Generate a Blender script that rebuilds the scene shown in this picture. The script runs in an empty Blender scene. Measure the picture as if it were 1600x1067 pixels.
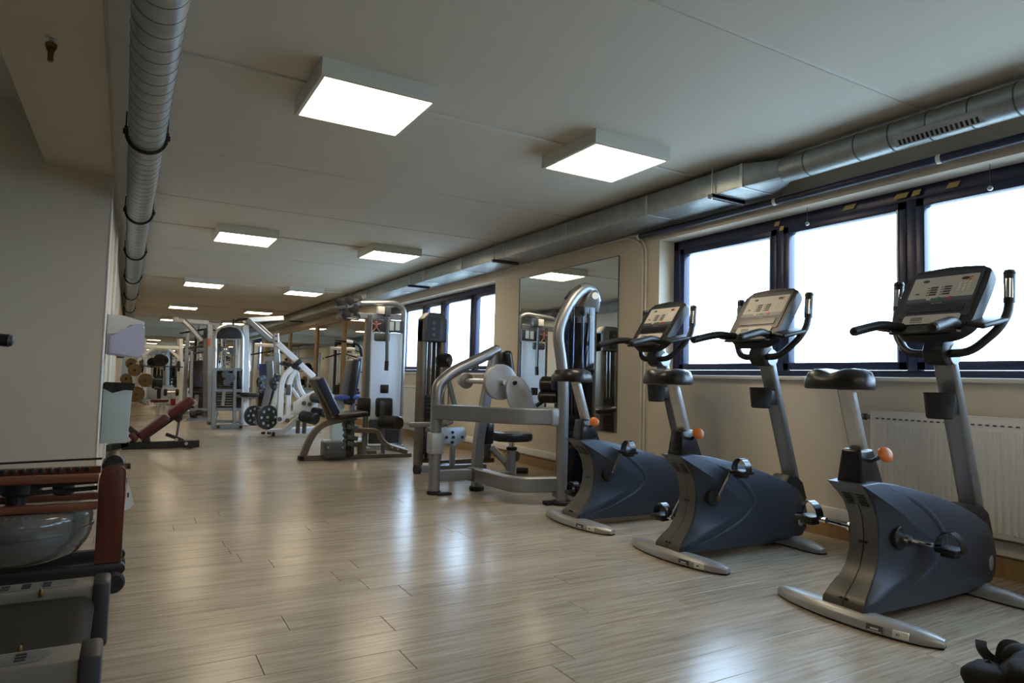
import bpy, bmesh, math, random
from mathutils import Vector as V, Matrix as M, Euler
from mathutils.bvhtree import BVHTree
C = bpy.context.scene.collection
PI = math.pi
# ---------------------------------------------------------------- camera, world, exposure
CAMZ = 0.93; F = 1039.89
ROT = M(((0.86559803, -0.05101615, -0.49813392), (-0.50005824, -0.0361939, -0.86523509), (0.02611156, 0.99804176, -0.05684042)))
cam = bpy.data.cameras.new('camera'); co = bpy.data.objects.new('camera', cam); C.objects.link(co)
co.matrix_world = M.Translation((0, 0, CAMZ)) @ ROT.to_4x4()
cam.sensor_width = 36; cam.lens = 36 * F / 1600; cam.clip_start = 0.05; cam.clip_end = 400
bpy.context.scene.camera = co
w = bpy.data.worlds.new('sky'); bpy.context.scene.world = w; w.use_nodes = True
bg = w.node_tree.nodes['Background']; bg.inputs[0].default_value = (0.56, 0.76, 1.0, 1); bg.inputs[1].default_value = 14.0
vs = bpy.context.scene.view_settings
vs.view_transform = 'Standard'; vs.look = 'None'; vs.exposure = 0.0; vs.gamma = 1; vs.use_curve_mapping = False
LAMP = 15.0

def ray(u, v): return ROT @ V(((u - 800) / F, -(v - 533.5) / F, -1))
def at(u, v, Y):                       # point seen at pixel (u,v) standing Y metres down the hall
    r = ray(u, v); return V((0, 0, CAMZ)) + r * (Y / r.y)
def atx(u, v, X):
    r = ray(u, v); return V((0, 0, CAMZ)) + r * (X / r.x)
# ---------------------------------------------------------------- materials
def lin(h):
    return tuple(((c / 255) / 12.92 if c / 255 < .04045 else ((c / 255 + .055) / 1.055) ** 2.4) for c in h) + (1,)
MT = {}
def mat(name, rgb, rough=.5, metal=0., var=.08, scale=6., bump=0., bscale=80., coat=0., spec=None, stretch=None):
    m = bpy.data.materials.new(name); m.use_nodes = True; nt = m.node_tree; N = nt.nodes; L = nt.links
    p = N['Principled BSDF']; p.inputs['Roughness'].default_value = rough; p.inputs['Metallic'].default_value = metal
    if coat: p.inputs['Coat Weight'].default_value = coat
    if spec is not None: p.inputs['Specular IOR Level'].default_value = spec
    tc = N.new('ShaderNodeTexCoord'); mp = N.new('ShaderNodeMapping'); L.new(tc.outputs['Object'], mp.inputs[0])
    if stretch: mp.inputs['Scale'].default_value = stretch
    n = N.new('ShaderNodeTexNoise'); n.inputs['Scale'].default_value = scale; n.inputs['Detail'].default_value = 4; L.new(mp.outputs[0], n.inputs[0])
    r = N.new('ShaderNodeValToRGB'); c = lin(rgb)
    r.color_ramp.elements[0].position = .3; r.color_ramp.elements[1].position = .7
    r.color_ramp.elements[0].color = tuple(x * (1 - var) for x in c[:3]) + (1,); r.color_ramp.elements[1].color = tuple(min(1, x * (1 + var)) for x in c[:3]) + (1,)
    L.new(n.outputs[0], r.inputs[0]); L.new(r.outputs[0], p.inputs['Base Color'])
    if bump:
        n2 = N.new('ShaderNodeTexNoise'); n2.inputs['Scale'].default_value = bscale; L.new(mp.outputs[0], n2.inputs[0])
        b = N.new('ShaderNodeBump'); b.inputs['Strength'].default_value = bump; b.inputs['Distance'].default_value = .002
        L.new(n2.outputs[0], b.inputs['Height']); L.new(b.outputs[0], p.inputs['Normal'])
    MT[name] = m; return m
mat('wall', (204, 195, 178), .75, var=.03, scale=1.5, bump=.25, bscale=220)
mat('ceil', (205, 200, 188), .7, var=.02, scale=2, bump=.15, bscale=150)
mat('white', (226, 225, 220), .45, var=.02)
mat('offwhite', (206, 204, 196), .5, var=.03)
mat('lampshell', (205, 206, 196), .4, var=.02)
mat('galv', (160, 166, 167), .42, .75, var=.13, scale=14, bump=.05, bscale=30)
mat('steel', (192, 194, 196), .3, .95, var=.06, scale=20)
mat('chrome', (222, 224, 226), .1, 1., var=.02)
mat('silver', (146, 150, 155), .36, .7, var=.04, bump=.06, bscale=400)
mat('silverlt', (172, 178, 186), .4, .45, var=.03)
mat('grey', (92, 96, 100), .42, .5, var=.05)
mat('taupe', (112, 104, 92), .4, .5, var=.05)
mat('shell', (58, 66, 80), .40, .3, var=.04, scale=12, bump=.12, bscale=500)
mat('shell_lit', (92, 92, 90), .38, .4, var=.04, bump=.1, bscale=500)  # shell of the rear cowl, lamp light on it put into the colour
mat('foot', (164, 165, 166), .38, .45, var=.03)
mat('black', (26, 27, 30), .45, var=.15, scale=10)
mat('blackgloss', (24, 26, 32), .22, var=.1)
mat('rubber', (22, 22, 24), .7, var=.2, bump=.2)
mat('vinyl', (24, 25, 30), .33, var=.1, scale=9, bump=.12, bscale=300)
mat('navyvinyl', (34, 46, 84), .35, var=.1)
mat('bluevinyl', (52, 78, 150), .4, var=.1)
mat('redvinyl', (74, 18, 26), .35, var=.12, bump=.1, bscale=250)
mat('frame', (27, 36, 70), .35, .1, var=.06)
mat('blind', (42, 46, 72), .45, var=.08)
mat('powder', (222, 226, 230), .35, .1, var=.03)
mat('orange', (196, 100, 20), .35, var=.05)
mat('plate', (62, 64, 64), .38, .6, var=.12, scale=25)
mat('goldplate', (134, 116, 82), .4, .5, var=.12, scale=25)
mat('brass', (120, 92, 48), .35, .85, var=.1)
mat('binblue', (176, 196, 198), .4, var=.03)
mat('bag', (16, 16, 20), .25, var=.2, bump=.5, bscale=25)
mat('fabric', (11, 11, 13), .85, var=.25, scale=30, bump=.5, bscale=300)
mat('lavender', (196, 196, 222), .35, var=.02)
mat('overlay', (178, 176, 168), .45, var=.03)
mat('print', (48, 50, 58), .5)
mat('green', (40, 110, 70), .4); mat('red', (170, 44, 44), .4); mat('orangeprint', (206, 110, 60), .4)
mat('yellow', (168, 146, 84), .5); mat('paper', (224, 222, 214), .6); mat('pink', (150, 100, 108), .5)
mat('wood', (84, 34, 25), .35, var=.32, scale=5, stretch=(9, 9, .8), coat=.2)
mat('woodrail', (100, 48, 28), .35, var=.22, scale=5, stretch=(.8, 9, 9), coat=.2)
mat('woodpost', (150, 122, 84), .5, var=.12, scale=4, stretch=(8, 8, .7))
mat('belt', (30, 29, 28), .7, spec=.25, var=.25, scale=5, stretch=(1, 10, 1), bump=.3, bscale=200)
mat('treadgrey', (108, 105, 98), .42, .3, var=.04)
mat('treadpad', (92, 92, 92), .6, var=.05)
mat('capgrey', (50, 53, 60), .4, .2, var=.05)
mat('radiator', (214, 212, 206), .4, var=.02)
mat('darkgap', (26, 24, 22), .9)
mat('concrete', (168, 166, 160), .9, var=.1)
mat('extred', (150, 26, 28), .3, var=.04)
def emit(name, rgb, s):
    m = bpy.data.materials.new(name); m.use_nodes = True; N = m.node_tree.nodes
    p = N['Principled BSDF']; p.inputs['Base Color'].default_value = (.8, .8, .78, 1); p.inputs['Emission Color'].default_value = rgb + (1,); p.inputs['Emission Strength'].default_value = s; MT[name] = m
emit('diffuser', (1.0, .80, .54), LAMP)
def glassy(name, col, gloss=.0, fac=.06, trans=1.):
    m = bpy.data.materials.new(name); m.use_nodes = True; N = m.node_tree.nodes; L = m.node_tree.links
    N.remove(N['Principled BSDF']); o = N['Material Output']
    t = N.new('ShaderNodeBsdfTransparent'); t.inputs[0].default_value = col + (1,)
    g = N.new('ShaderNodeBsdfGlossy'); g.inputs['Roughness'].default_value = gloss; g.inputs['Color'].default_value = (.9, .93, .96, 1)
    lw = N.new('ShaderNodeLayerWeight'); pw = N.new('ShaderNodeMath'); pw.operation = 'POWER'; pw.inputs[1].default_value = 4.5; L.new(lw.outputs['Facing'], pw.inputs[0])
    ma = N.new('ShaderNodeMath'); ma.operation = 'MULTIPLY_ADD'; ma.inputs[1].default_value = .8; ma.inputs[2].default_value = .035; L.new(pw.outputs[0], ma.inputs[0])
    mx = N.new('ShaderNodeMixShader'); L.new(ma.outputs[0], mx.inputs[0]); L.new(t.outputs[0], mx.inputs[1]); L.new(g.outputs[0], mx.inputs[2]); L.new(mx.outputs[0], o.inputs[0]); MT[name] = m
glassy('glass', (.93, .96, .97)); glassy('smoked', (.30, .31, .36), .08); glassy('tankglass', (.50, .52, .53), .08)
def tank_mat():
    m = MT['tankglass']; N = m.node_tree.nodes; L = m.node_tree.links; o = N['Material Output']; src = o.inputs[0].links[0].from_socket
    d = N.new('ShaderNodeBsdfPrincipled'); d.inputs['Base Color'].default_value = (.17, .17, .165, 1); d.inputs['Roughness'].default_value = .12
    mx = N.new('ShaderNodeMixShader'); mx.inputs[0].default_value = .45; L.new(src, mx.inputs[1]); L.new(d.outputs[0], mx.inputs[2]); L.new(mx.outputs[0], o.inputs[0])
tank_mat()
def translucent(name, rgb):
    m = bpy.data.materials.new(name); m.use_nodes = True; N = m.node_tree.nodes; L = m.node_tree.links
    p = N['Principled BSDF']; p.inputs['Base Color'].default_value = lin(rgb); p.inputs['Roughness'].default_value = .4
    t = N.new('ShaderNodeBsdfTranslucent'); t.inputs[0].default_value = lin(rgb)
    mx = N.new('ShaderNodeMixShader'); mx.inputs[0].default_value = .85; L.new(p.outputs[0], mx.inputs[1]); L.new(t.outputs[0], mx.inputs[2]); L.new(mx.outputs[0], N['Material Output'].inputs[0]); MT[name] = m
translucent('frosted', (240, 244, 248))
def mirror_mat():
    m = bpy.data.materials.new('mirror'); m.use_nodes = True; p = m.node_tree.nodes['Principled BSDF']
    p.inputs['Base Color'].default_value = (.78, .80, .78, 1); p.inputs['Metallic'].default_value = 1; p.inputs['Roughness'].default_value = .01; MT['mirror'] = m
mirror_mat()
def floor_mat(name, per_object):
    m = bpy.data.materials.new(name); m.use_nodes = True; N = m.node_tree.nodes; L = m.node_tree.links; p = N['Principled BSDF']
    g = N.new('ShaderNodeNewGeometry'); rnd = None
    if per_object:
        oi = N.new('ShaderNodeObjectInfo'); rnd = oi.outputs['Random']
    else:
        mp0 = N.new('ShaderNodeMapping'); mp0.inputs['Location'].default_value = (0.3, 0.0, 0); L.new(g.outputs['Position'], mp0.inputs[0])
        bt = N.new('ShaderNodeTexBrick'); bt.inputs['Color1'].default_value = (0, 0, 0, 1); bt.inputs['Color2'].default_value = (1, 1, 1, 1); bt.inputs['Mortar'].default_value = (.1, .1, .1, 1)
        bt.inputs['Scale'].default_value = 1; bt.inputs['Mortar Size'].default_value = .0015; bt.inputs['Brick Width'].default_value = 1.25; bt.inputs['Row Height'].default_value = .167
        L.new(mp0.outputs[0], bt.inputs[0]); rnd = bt.outputs['Color']
    # grain coordinates: shifted per plank
    mul = N.new('ShaderNodeMath'); mul.operation = 'MULTIPLY'; mul.inputs[1].default_value = 37.; L.new(rnd, mul.inputs[0])
    add = N.new('ShaderNodeVectorMath'); add.operation = 'ADD'; L.new(g.outputs['Position'], add.inputs[0]); L.new(mul.outputs[0], add.inputs[1])
    mp = N.new('ShaderNodeMapping'); mp.inputs['Scale'].default_value = (1.0, 26, 1); L.new(add.outputs[0], mp.inputs[0])
    n = N.new('ShaderNodeTexNoise'); n.inputs['Scale'].default_value = 2.6; n.inputs['Detail'].default_value = 7; n.inputs['Roughness'].default_value = .62; n.inputs['Distortion'].default_value = .25; L.new(mp.outputs[0], n.inputs[0])
    r = N.new('ShaderNodeValToRGB'); e = r.color_ramp.elements
    e[0].position = .30; e[0].color = lin((139, 127, 111)); e[1].position = .68; e[1].color = lin((184, 174, 157)); x = e.new(.48); x.color = lin((166, 155, 138)); L.new(n.outputs[0], r.inputs[0])
    mp2 = N.new('ShaderNodeMapping'); mp2.inputs['Scale'].default_value = (2.2, 9, 1); L.new(add.outputs[0], mp2.inputs[0])
    n2 = N.new('ShaderNodeTexNoise'); n2.inputs['Scale'].default_value = 1.7; n2.inputs['Detail'].default_value = 3; L.new(mp2.outputs[0], n2.inputs[0])
    r2 = N.new('ShaderNodeValToRGB'); r2.color_ramp.elements[0].position = .30; r2.color_ramp.elements[0].color = (.62, .61, .60, 1); r2.color_ramp.elements[1].position = .46; r2.color_ramp.elements[1].color = (1, 1, 1, 1); L.new(n2.outputs[0], r2.inputs[0])
    mx = N.new('ShaderNodeMix'); mx.data_type = 'RGBA'; mx.blend_type = 'MULTIPLY'; mx.inputs[0].default_value = .5; L.new(r.outputs[0], mx.inputs[6]); L.new(r2.outputs[0], mx.inputs[7])
    hs = N.new('ShaderNodeMapRange'); hs.inputs[3].default_value = .90; hs.inputs[4].default_value = 1.05; L.new(rnd, hs.inputs[0])
    mv = N.new('ShaderNodeVectorMath'); mv.operation = 'SCALE'; L.new(mx.outputs[2], mv.inputs[0]); L.new(hs.outputs[0], mv.inputs['Scale']); L.new(mv.outputs[0], p.inputs['Base Color'])
    p.inputs['Roughness'].default_value = .23; p.inputs['Specular IOR Level'].default_value = .36
    b = N.new('ShaderNodeBump'); b.inputs['Strength'].default_value = .13; b.inputs['Distance'].default_value = .002; L.new(n.outputs[0], b.inputs['Height']); L.new(b.outputs[0], p.inputs['Normal'])
    MT[name] = m
floor_mat('plank', True); floor_mat('plankfar', False)
# ---------------------------------------------------------------- mesh helpers
ORG = {}
def fillet(pts, r, n=5):
    pts = [V(p) for p in pts]; out = [pts[0]]
    for a, b, c in zip(pts, pts[1:], pts[2:]):
        d1 = a - b; d2 = c - b; k = min(r, d1.length * .48, d2.length * .48); p0 = b + d1.normalized() * k; p1 = b + d2.normalized() * k
        for i in range(n + 1):
            t = i / n; out.append(p0 * (1 - t) ** 2 + b * 2 * t * (1 - t) + p1 * t * t)
    return out + [pts[-1]]
class B:
    def __init__(s): s.bm = bmesh.new()
    def box(s, c, d, bev=0., rot=None, seg=2):
        t = bmesh.new(); bmesh.ops.create_cube(t, size=1)
        bmesh.ops.scale(t, vec=d, verts=t.verts)
        if bev: bmesh.ops.bevel(t, geom=list(t.edges), offset=min(bev, min(d) * .49), segments=seg, profile=.5, affect='EDGES')
        mx = M.Translation(c)
        if rot is not None: mx = mx @ (rot if isinstance(rot, M) else Euler(rot).to_matrix()).to_4x4()
        bmesh.ops.transform(t, matrix=mx, verts=t.verts); return s.merge(t)
    def bx(s, a, b, bev=0.): # box from corner to corner
        a = V(a); b = V(b); return s.box((a + b) / 2, [abs(x) for x in (b - a)], bev)
    def merge(s, t):
        me = bpy.data.meshes.new('t'); t.to_mesh(me); t.free(); s.bm.from_mesh(me); bpy.data.meshes.remove(me); return s
    def sweep(s, path, prof, up=(0, 0, 1), cap=True, closed=False, scl=None):
        path = [V(p) for p in path]; n = len(path); rings = []; prev = None
        for i, p in enumerate(path):
            if closed: t = path[(i + 1) % n] - path[i - 1]
            else: t = path[min(i + 1, n - 1)] - path[max(i - 1, 0)]
            t.normalize()
            if prev is None:
                u = V(up)
                if abs(t.dot(u.normalized())) > .97: u = V((1, 0, 0)) if abs(t.x) < .9 else V((0, 1, 0))
                x = t.cross(u).normalized()
            else:
                x = (prev - t * prev.dot(t)).normalized()
            prev = x; y = x.cross(t); k = scl[i] if scl else 1
            rings.append([s.bm.verts.new(p + x * (a * k) + y * (b * k)) for a, b in prof])
        m = len(prof)
        for i in range(n if closed else n - 1):
            r0 = rings[i]; r1 = rings[(i + 1) % n]
            for j in range(m): s.bm.faces.new((r0[j], r0[(j + 1) % m], r1[(j + 1) % m], r1[j]))
        if cap and not closed: s.bm.faces.new(rings[0][::-1]); s.bm.faces.new(rings[-1])
        return s
    def tube(s, pts, r, rnd=0., n=10, **k):
        if rnd: pts = fillet(pts, rnd)
        return s.sweep(pts, [(math.cos(2 * PI * i / n) * r, math.sin(2 * PI * i / n) * r) for i in range(n)], **k)
    def rtube(s, pts, wd, ht, rnd=0., c=.25, **k):
        if rnd: pts = fillet(pts, rnd)
        a, b = wd / 2, ht / 2; q = min(a, b) * c
        return s.sweep(pts, [(a, b - q), (a - q, b), (q - a, b), (-a, b - q), (-a, q - b), (q - a, -b), (a - q, -b), (a, q - b)], **k)
    def lathe(s, o, ax, prof, n=24, up=None):
        o = V(o); ax = V(ax).normalized(); x = ax.orthogonal().normalized() if up is None else V(up).normalized(); y = ax.cross(x); rings = []
        for r, h in prof:
            if r < 1e-5: rings.append([s.bm.verts.new(o + ax * h)])
            else: rings.append([s.bm.verts.new(o + ax * h + (x * math.cos(2 * PI * i / n) + y * math.sin(2 * PI * i / n)) * r) for i in range(n)])
        for a, b in zip(rings, rings[1:]):
            for j in range(n):
                k = (j + 1) % n
                if len(a) == 1 and len(b) == 1: continue
                if len(a) == 1: s.bm.faces.new((a[0], b[k], b[j]))
                elif len(b) == 1: s.bm.faces.new((a[j], a[k], b[0]))
                else: s.bm.faces.new((a[j], a[k], b[k], b[j]))
        if len(rings[0]) > 1: s.bm.faces.new(rings[0][::-1])
        if len(rings[-1]) > 1: s.bm.faces.new(rings[-1])
        return s
    def cyl(s, a, b, r, r2=None, n=18, bev=0.):
        a = V(a); b = V(b); l = (b - a).length; r2 = r if r2 is None else r2
        pr = [(r, 0), (r2, l)] if not bev else [(r - bev, 0), (r, bev), (r2, l - bev), (r2 - bev, l)]
        return s.lathe(a, b - a, pr, n)
    def prism(s, pts, o, ux, uy, d, bev=0., seg=2):
        o = V(o); ux = V(ux); uy = V(uy); nz = ux.cross(uy).normalized(); t = bmesh.new()
        lo = [t.verts.new(o + ux * a + uy * b - nz * d / 2) for a, b in pts]; hi = [t.verts.new(o + ux * a + uy * b + nz * d / 2) for a, b in pts]; n = len(pts)
        f0 = t.faces.new(lo[::-1]); f1 = t.faces.new(hi)
        for i in range(n): t.faces.new((lo[i], lo[(i + 1) % n], hi[(i + 1) % n], hi[i]))
        if bev: bmesh.ops.bevel(t, geom=list(set(f0.edges) | set(f1.edges)), offset=bev, segments=seg, profile=.5, affect='EDGES')
        return s.merge(t)
    def pad(s, a, b, wd, th, side, bev=.02):
        """cushion from a to b, wd wide along side, th thick"""
        a = V(a); b = V(b); l = (b - a); z = l.normalized(); x = V(side).normalized(); x = (x - z * x.dot(z)).normalized(); y = z.cross(x)
        return s.box((a + b) / 2, (wd, th, l.length), bev, M((x, y, z)).transposed(), 3)
    def o(s, name, m, parent=None, ang=35, **k):
        bmesh.ops.recalc_face_normals(s.bm, faces=s.bm.faces)
        if parent is not None: bmesh.ops.translate(s.bm, vec=-ORG[parent], verts=s.bm.verts)
        me = bpy.data.meshes.new(name); s.bm.to_mesh(me); s.bm.free()
        me.materials.append(MT[m]); me.shade_smooth(); me.set_sharp_from_angle(angle=math.radians(ang))
        ob = bpy.data.objects.new(name, me); C.objects.link(ob)
        ORG[ob] = V((0, 0, 0))
        if parent is not None: ob.parent = parent; ORG[ob] = ORG[parent]
        for q, v in k.items(): ob[q] = v
        return ob
def thing(name, label, cat, loc=(0, 0, 0), group=None):
    e = bpy.data.objects.new(name, None); C.objects.link(e); e.location = loc; e.empty_display_size = .1; ORG[e] = V(loc)
    e['label'] = label; e['category'] = cat
    if group: e['group'] = group
    return e
def struct(b, name, m, parent=None, **k): return b.o(name, m, parent, kind='structure', **k)
def rrect(w_, h_, r, n=4, cx=0, cy=0):
    out = []
    for q, (sx, sy) in enumerate(((1, 1), (-1, 1), (-1, -1), (1, -1))):
        for i in range(n + 1):
            a = PI / 2 * q + PI / 2 * i / n; out.append((cx + sx * (w_ / 2 - r) + math.cos(a) * r, cy + sy * (h_ / 2 - r) + math.sin(a) * r))
    return out
def tree_copy(o, parent=None):
    c = o.copy(); C.objects.link(c); c.parent = parent
    for ch in list(o.children): tree_copy(ch, c)
    return c
def text(s, size, o, ux, uy, name, m, parent, depth=.0006):
    cu = bpy.data.curves.new('t', 'FONT'); cu.body = s; cu.size = size; cu.extrude = depth; cu.align_x = 'CENTER'; cu.align_y = 'CENTER'; cu.resolution_u = 2
    ob = bpy.data.objects.new('t', cu); C.objects.link(ob); dg = bpy.context.evaluated_depsgraph_get(); me = bpy.data.meshes.new_from_object(ob.evaluated_get(dg)); bpy.data.objects.remove(ob)
    ux = V(ux).normalized(); uy = V(uy).normalized(); mx = M((ux, uy, ux.cross(uy))).transposed().to_4x4(); mx.translation = V(o) - ORG[parent]; me.transform(mx)
    me.materials.clear(); me.materials.append(MT[m]); t = bpy.data.objects.new(name, me); C.objects.link(t); t.parent = parent; ORG[t] = ORG[parent]; return t
# ================================================================ ROOM
WX = 3.86; CZ = 2.44; YE = 26.4; WT, WB = 2.142, 1.0
rng = random.Random(4)
PY0, PY1 = 0.86, 4.868
# floor slab: recessed where single planks lie on it
b = B(); b.bx((-4, -3, -.2), (WX, PY1, -.012)); b.bx((-4, PY1, -.2), (WX + .02, YE, 0)); b.bx((-4, -3, -.012), (WX, PY0, 0)); b.bx((-4, PY0, -.012), (-.62, PY1, 0))
fl = struct(b, 'floor', 'plankfar')
row = .167; ny = int(round((PY1 - PY0) / row)); known = {10: .56, 9: .90, 8: .415, 7: .85, 6: .1}
for j in range(ny):
    y0 = PY0 + j * row; x = -.62; jx = known.get(j, rng.uniform(-.5, .75)); cuts = [-.62]
    k = jx
    while k - 1.25 > -.6: k -= 1.25
    while k < WX - .05:
        if k > -.58: cuts.append(k)
        k += 1.25
    cuts.append(WX)
    for a, c in zip(cuts, cuts[1:]):
        q = B(); q.box(((c - a) / 2, row / 2, -.006), (c - a - .0016, row - .0016, .012), .0012, seg=1)
        ob = q.o('plank', 'plank', fl, ang=20); ob.location = (a, y0, 0)
        ob['kind'] = 'structure'
# ceiling: boards with open joints
b = B(); b.bx((-.17, -3, CZ + .005), (WX, YE, CZ + .2)); ce = struct(b, 'ceiling', 'offwhite')
ys = [-3, -1.05, .45, 1.95, 3.47, 5.0, 6.4, 7.66, 9.1, 10.6, 12.1, 13.6, 15.1, 16.6, 18.1, 19.6, 21.1, 22.6, 24.1, YE]
for y0, y1 in zip(ys, ys[1:]):
    q = B(); q.box(((-.06 + WX) / 2, (y0 + y1) / 2, CZ + .003), (WX + .06, y1 - y0 - .022, .006), .002, seg=1); q.o('ceiling_panel', 'ceil', ce, kind='structure')
q = B(); q.bx((-.149, -3, CZ - .006), (-.062, YE, CZ + .005), .002); q.o('ceiling_strip', 'offwhite', ce, kind='structure')
# left part: pier wall, beam, raised ceiling
b = B(); b.bx((-4, 5.95, 0), (-.17, 6.1, 3)); struct(b, 'wall_front', 'wall')
b = B(); b.bx((-.45, 6.1, 0), (-.17, YE, CZ + .2)); struct(b, 'wall_left', 'wall')
b = B(); b.bx((-.174, 5.944, 0), (-.164, 6.15, 2.41), .003); struct(b, 'trim_1', 'white', None)
b = B(); b.bx((-.17, 7.62, 0), (-.145, 7.76, 2.3), .004); struct(b, 'trim_2', 'white')
b = B(); b.bx((-.60, -3, 2.425), (-.163, 5.95, 2.9), .006); struct(b, 'trim_3', 'wall')
b = B(); b.bx((-4, -3, 2.87), (-.15, 6.0, 3.0)); struct(b, 'ceiling_left', 'ceil')
b = B(); b.bx((-4.1, -3, 0), (-4, 6.0, 3)); struct(b, 'wall_side', 'wall')
b = B(); b.bx((-4, -3.1, 0), (WX + .2, -3, 3)); struct(b, 'wall_back', 'wall')
b = B(); b.bx((-.45, YE, 0), (WX + .3, YE + .1, CZ + .2)); struct(b, 'wall_far', 'wall')
# right wall with three window openings
OPEN = [(-1.6, 4.235), (7.15, 11.7), (23.6, 26.1)]
b = B(); XO = WX + .30; yy = -3
for y0, y1 in OPEN:
    b.bx((WX, yy, 0), (XO, y0, CZ + .1)); b.bx((WX, y0, 0), (XO, y1, WB - .02)); b.bx((WX, y0, WT), (XO, y1, CZ + .1)); yy = y1
b.bx((WX, yy, 0), (XO, YE, CZ + .1)); struct(b, 'wall_right', 'wall')
def window(n, y0, y1, mull, sill=True):
    xg = WX + .20; b = B()
    for a, c, z0, z1 in ((y0, y1, WT - .075, WT), (y0, y1, WB, WB + .045), (y0, y0 + .06, WB, WT), (y1 - .06, y1, WB, WT)): b.bx((xg - .035, a, z0), (xg + .035, c, z1), .004)
    wn = struct(b, 'window_%d' % n, 'frame')
    edges = [y0 + .06] + mull + [y1 - .06]
    for k, (a, c) in enumerate(zip(edges, edges[1:])):
        if k: B().bx((xg - .045, a - .03, WB + .04), (xg + .03, a + .03, WT - .07), .004).o('mullion', 'frame', wn, kind='structure')
        a2 = a + .028; c2 = c - .028; z0, z1 = WB + .047, WT - .078; s_ = B()
        for p, q in (((a2, z1 - .05), (c2, z1)), ((a2, z0), (c2, z0 + .05)), ((a2, z0), (a2 + .05, z1)), ((c2 - .05, z0), (c2, z1))): s_.bx((xg - .05, p[0], p[1]), (xg + .02, q[0], q[1]), .004)
        sh = s_.o('sash', 'frame', wn, kind='structure')
        B().bx((xg - .003, a2 + .04, z0 + .04), (xg + .003, c2 - .04, z1 - .04)).o('pane', 'glass', sh, kind='structure')
        B().bx((xg - .056, a2 + .046, z0 + .045), (xg - .049, a2 + .056, z1 - .045)).o('gasket', 'silverlt', sh, kind='structure')
    if sill: B().bx((WX - .03, y0 - .03, WB - .025), (xg - .03, y1 + .03, WB), .004).o('sill', 'offwhite', wn, kind='structure')
    return wn
w1 = window(1, -1.6, 4.235, [-.65, .3, 1.25, 2.225, 3.15]); w2 = window(2, 7.15, 11.7, [8.03, 9.04, 9.75, 10.7]); window(3, 23.6, 26.1, [24.3, 25.2])
# stickers left on the head of the near window
for y, z, sx in ((3.17, 2.1, .025), (3.13, 2.06, .02), (2.62, 2.105, .05), (2.28, 2.10, .05), (2.19, 2.10, .03), (1.99, 2.1, .04)):
    B().prism([(-sx, -.014), (sx * .6, -.014), (sx, .016), (-sx * .5, .016)], (WX + .146 + (.008 if abs(y - 2.2) > .2 and y < 3 else 0), y, z), (0, -1, 0), (0, 0, 1), .003).o('sticker', 'yellow', w1, kind='structure')
# baseboards, heat pipe boxing
for n, (y0, y1) in enumerate(((-3, 23),)):
    b = B(); b.bx((WX - .012, y0, 0), (WX, y1, .1), .002); struct(b, 'baseboard_right', 'woodpost')
    b = B(); b.bx((WX - .03, y0, .115), (WX, y1, .185), .004); struct(b, 'trim_4', 'white')
b = B(); b.bx((-4, 5.935, 0), (-.18, 5.95, .08)); struct(b, 'baseboard_front', 'offwhite')
# ground outside
b = B(); b.bx((WX + .3, -60, -1.3), (120, 90, -1.0)); struct(b, 'ground_outside', 'concrete')
# ---- mirrors
def mirror(name, label, x0, y0, y1, z0, z1, axis='x'):
    t = thing(name, label, 'mirror', ((x0, (y0 + y1) / 2, z0) if axis == 'x' else ((y0 + y1) / 2, x0, z0)))
    if axis == 'x':
        B().bx((x0 - .004, y0, z0), (x0, y1, z1)).o('mirror_glass', 'mirror', t); e = B()
        for p, q in (((y0 - .006, z0 - .006), (y0, z1 + .006)), ((y1, z0 - .006), (y1 + .006, z1 + .006)), ((y0, z1), (y1, z1 + .006)), ((y0, z0 - .006), (y1, z0))): e.bx((x0 - .008, p[0], p[1]), (x0, q[0], q[1]))
        e.o('edge_trim', 'grey', t)
    else:
        B().bx((y0, x0 - .004, z0), (y1, x0, z1)).o('mirror_glass', 'mirror', t)
        e = B()
        for p, q in (((y0 - .02, z0 - .02), (y0, z1 + .02)), ((y1, z0 - .02), (y1 + .02, z1 + .02)), ((y0, z1), (y1, z1 + .02))): e.bx((p[0], x0 - .01, p[1]), (q[0], x0, q[1]))
        e.o('edge_trim', 'woodpost', t)
    return t
mirror('wall_mirror', 'tall frameless wall mirror between the two near windows', WX - .001, 4.77, 6.55, .475, 2.086)
for k, (a, c) in enumerate(((12.2, 13.6), (13.72, 15.9), (16.02, 18.9), (19.0, 22.6))):
    lab = ['first', 'second', 'third', 'farthest'][k] + ' wood-framed mirror panel on the right wall beyond the windows'
    t = mirror('framed_mirror', lab, WX - .001, a, c, .35, 2.05)
    for y in (a, c): B().bx((WX - .03, y - .05, .3), (WX - .0, y + .05, 2.1), .004).o('frame_post', 'woodpost', t)
    B().bx((WX - .03, a, 2.05), (WX, c, 2.13), .004).o('frame_rail', 'woodpost', t)
mirror('end_mirror', 'big mirror covering the far end wall of the hall', YE - .001, .1, 3.5, .3, 2.1, 'y')
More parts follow.
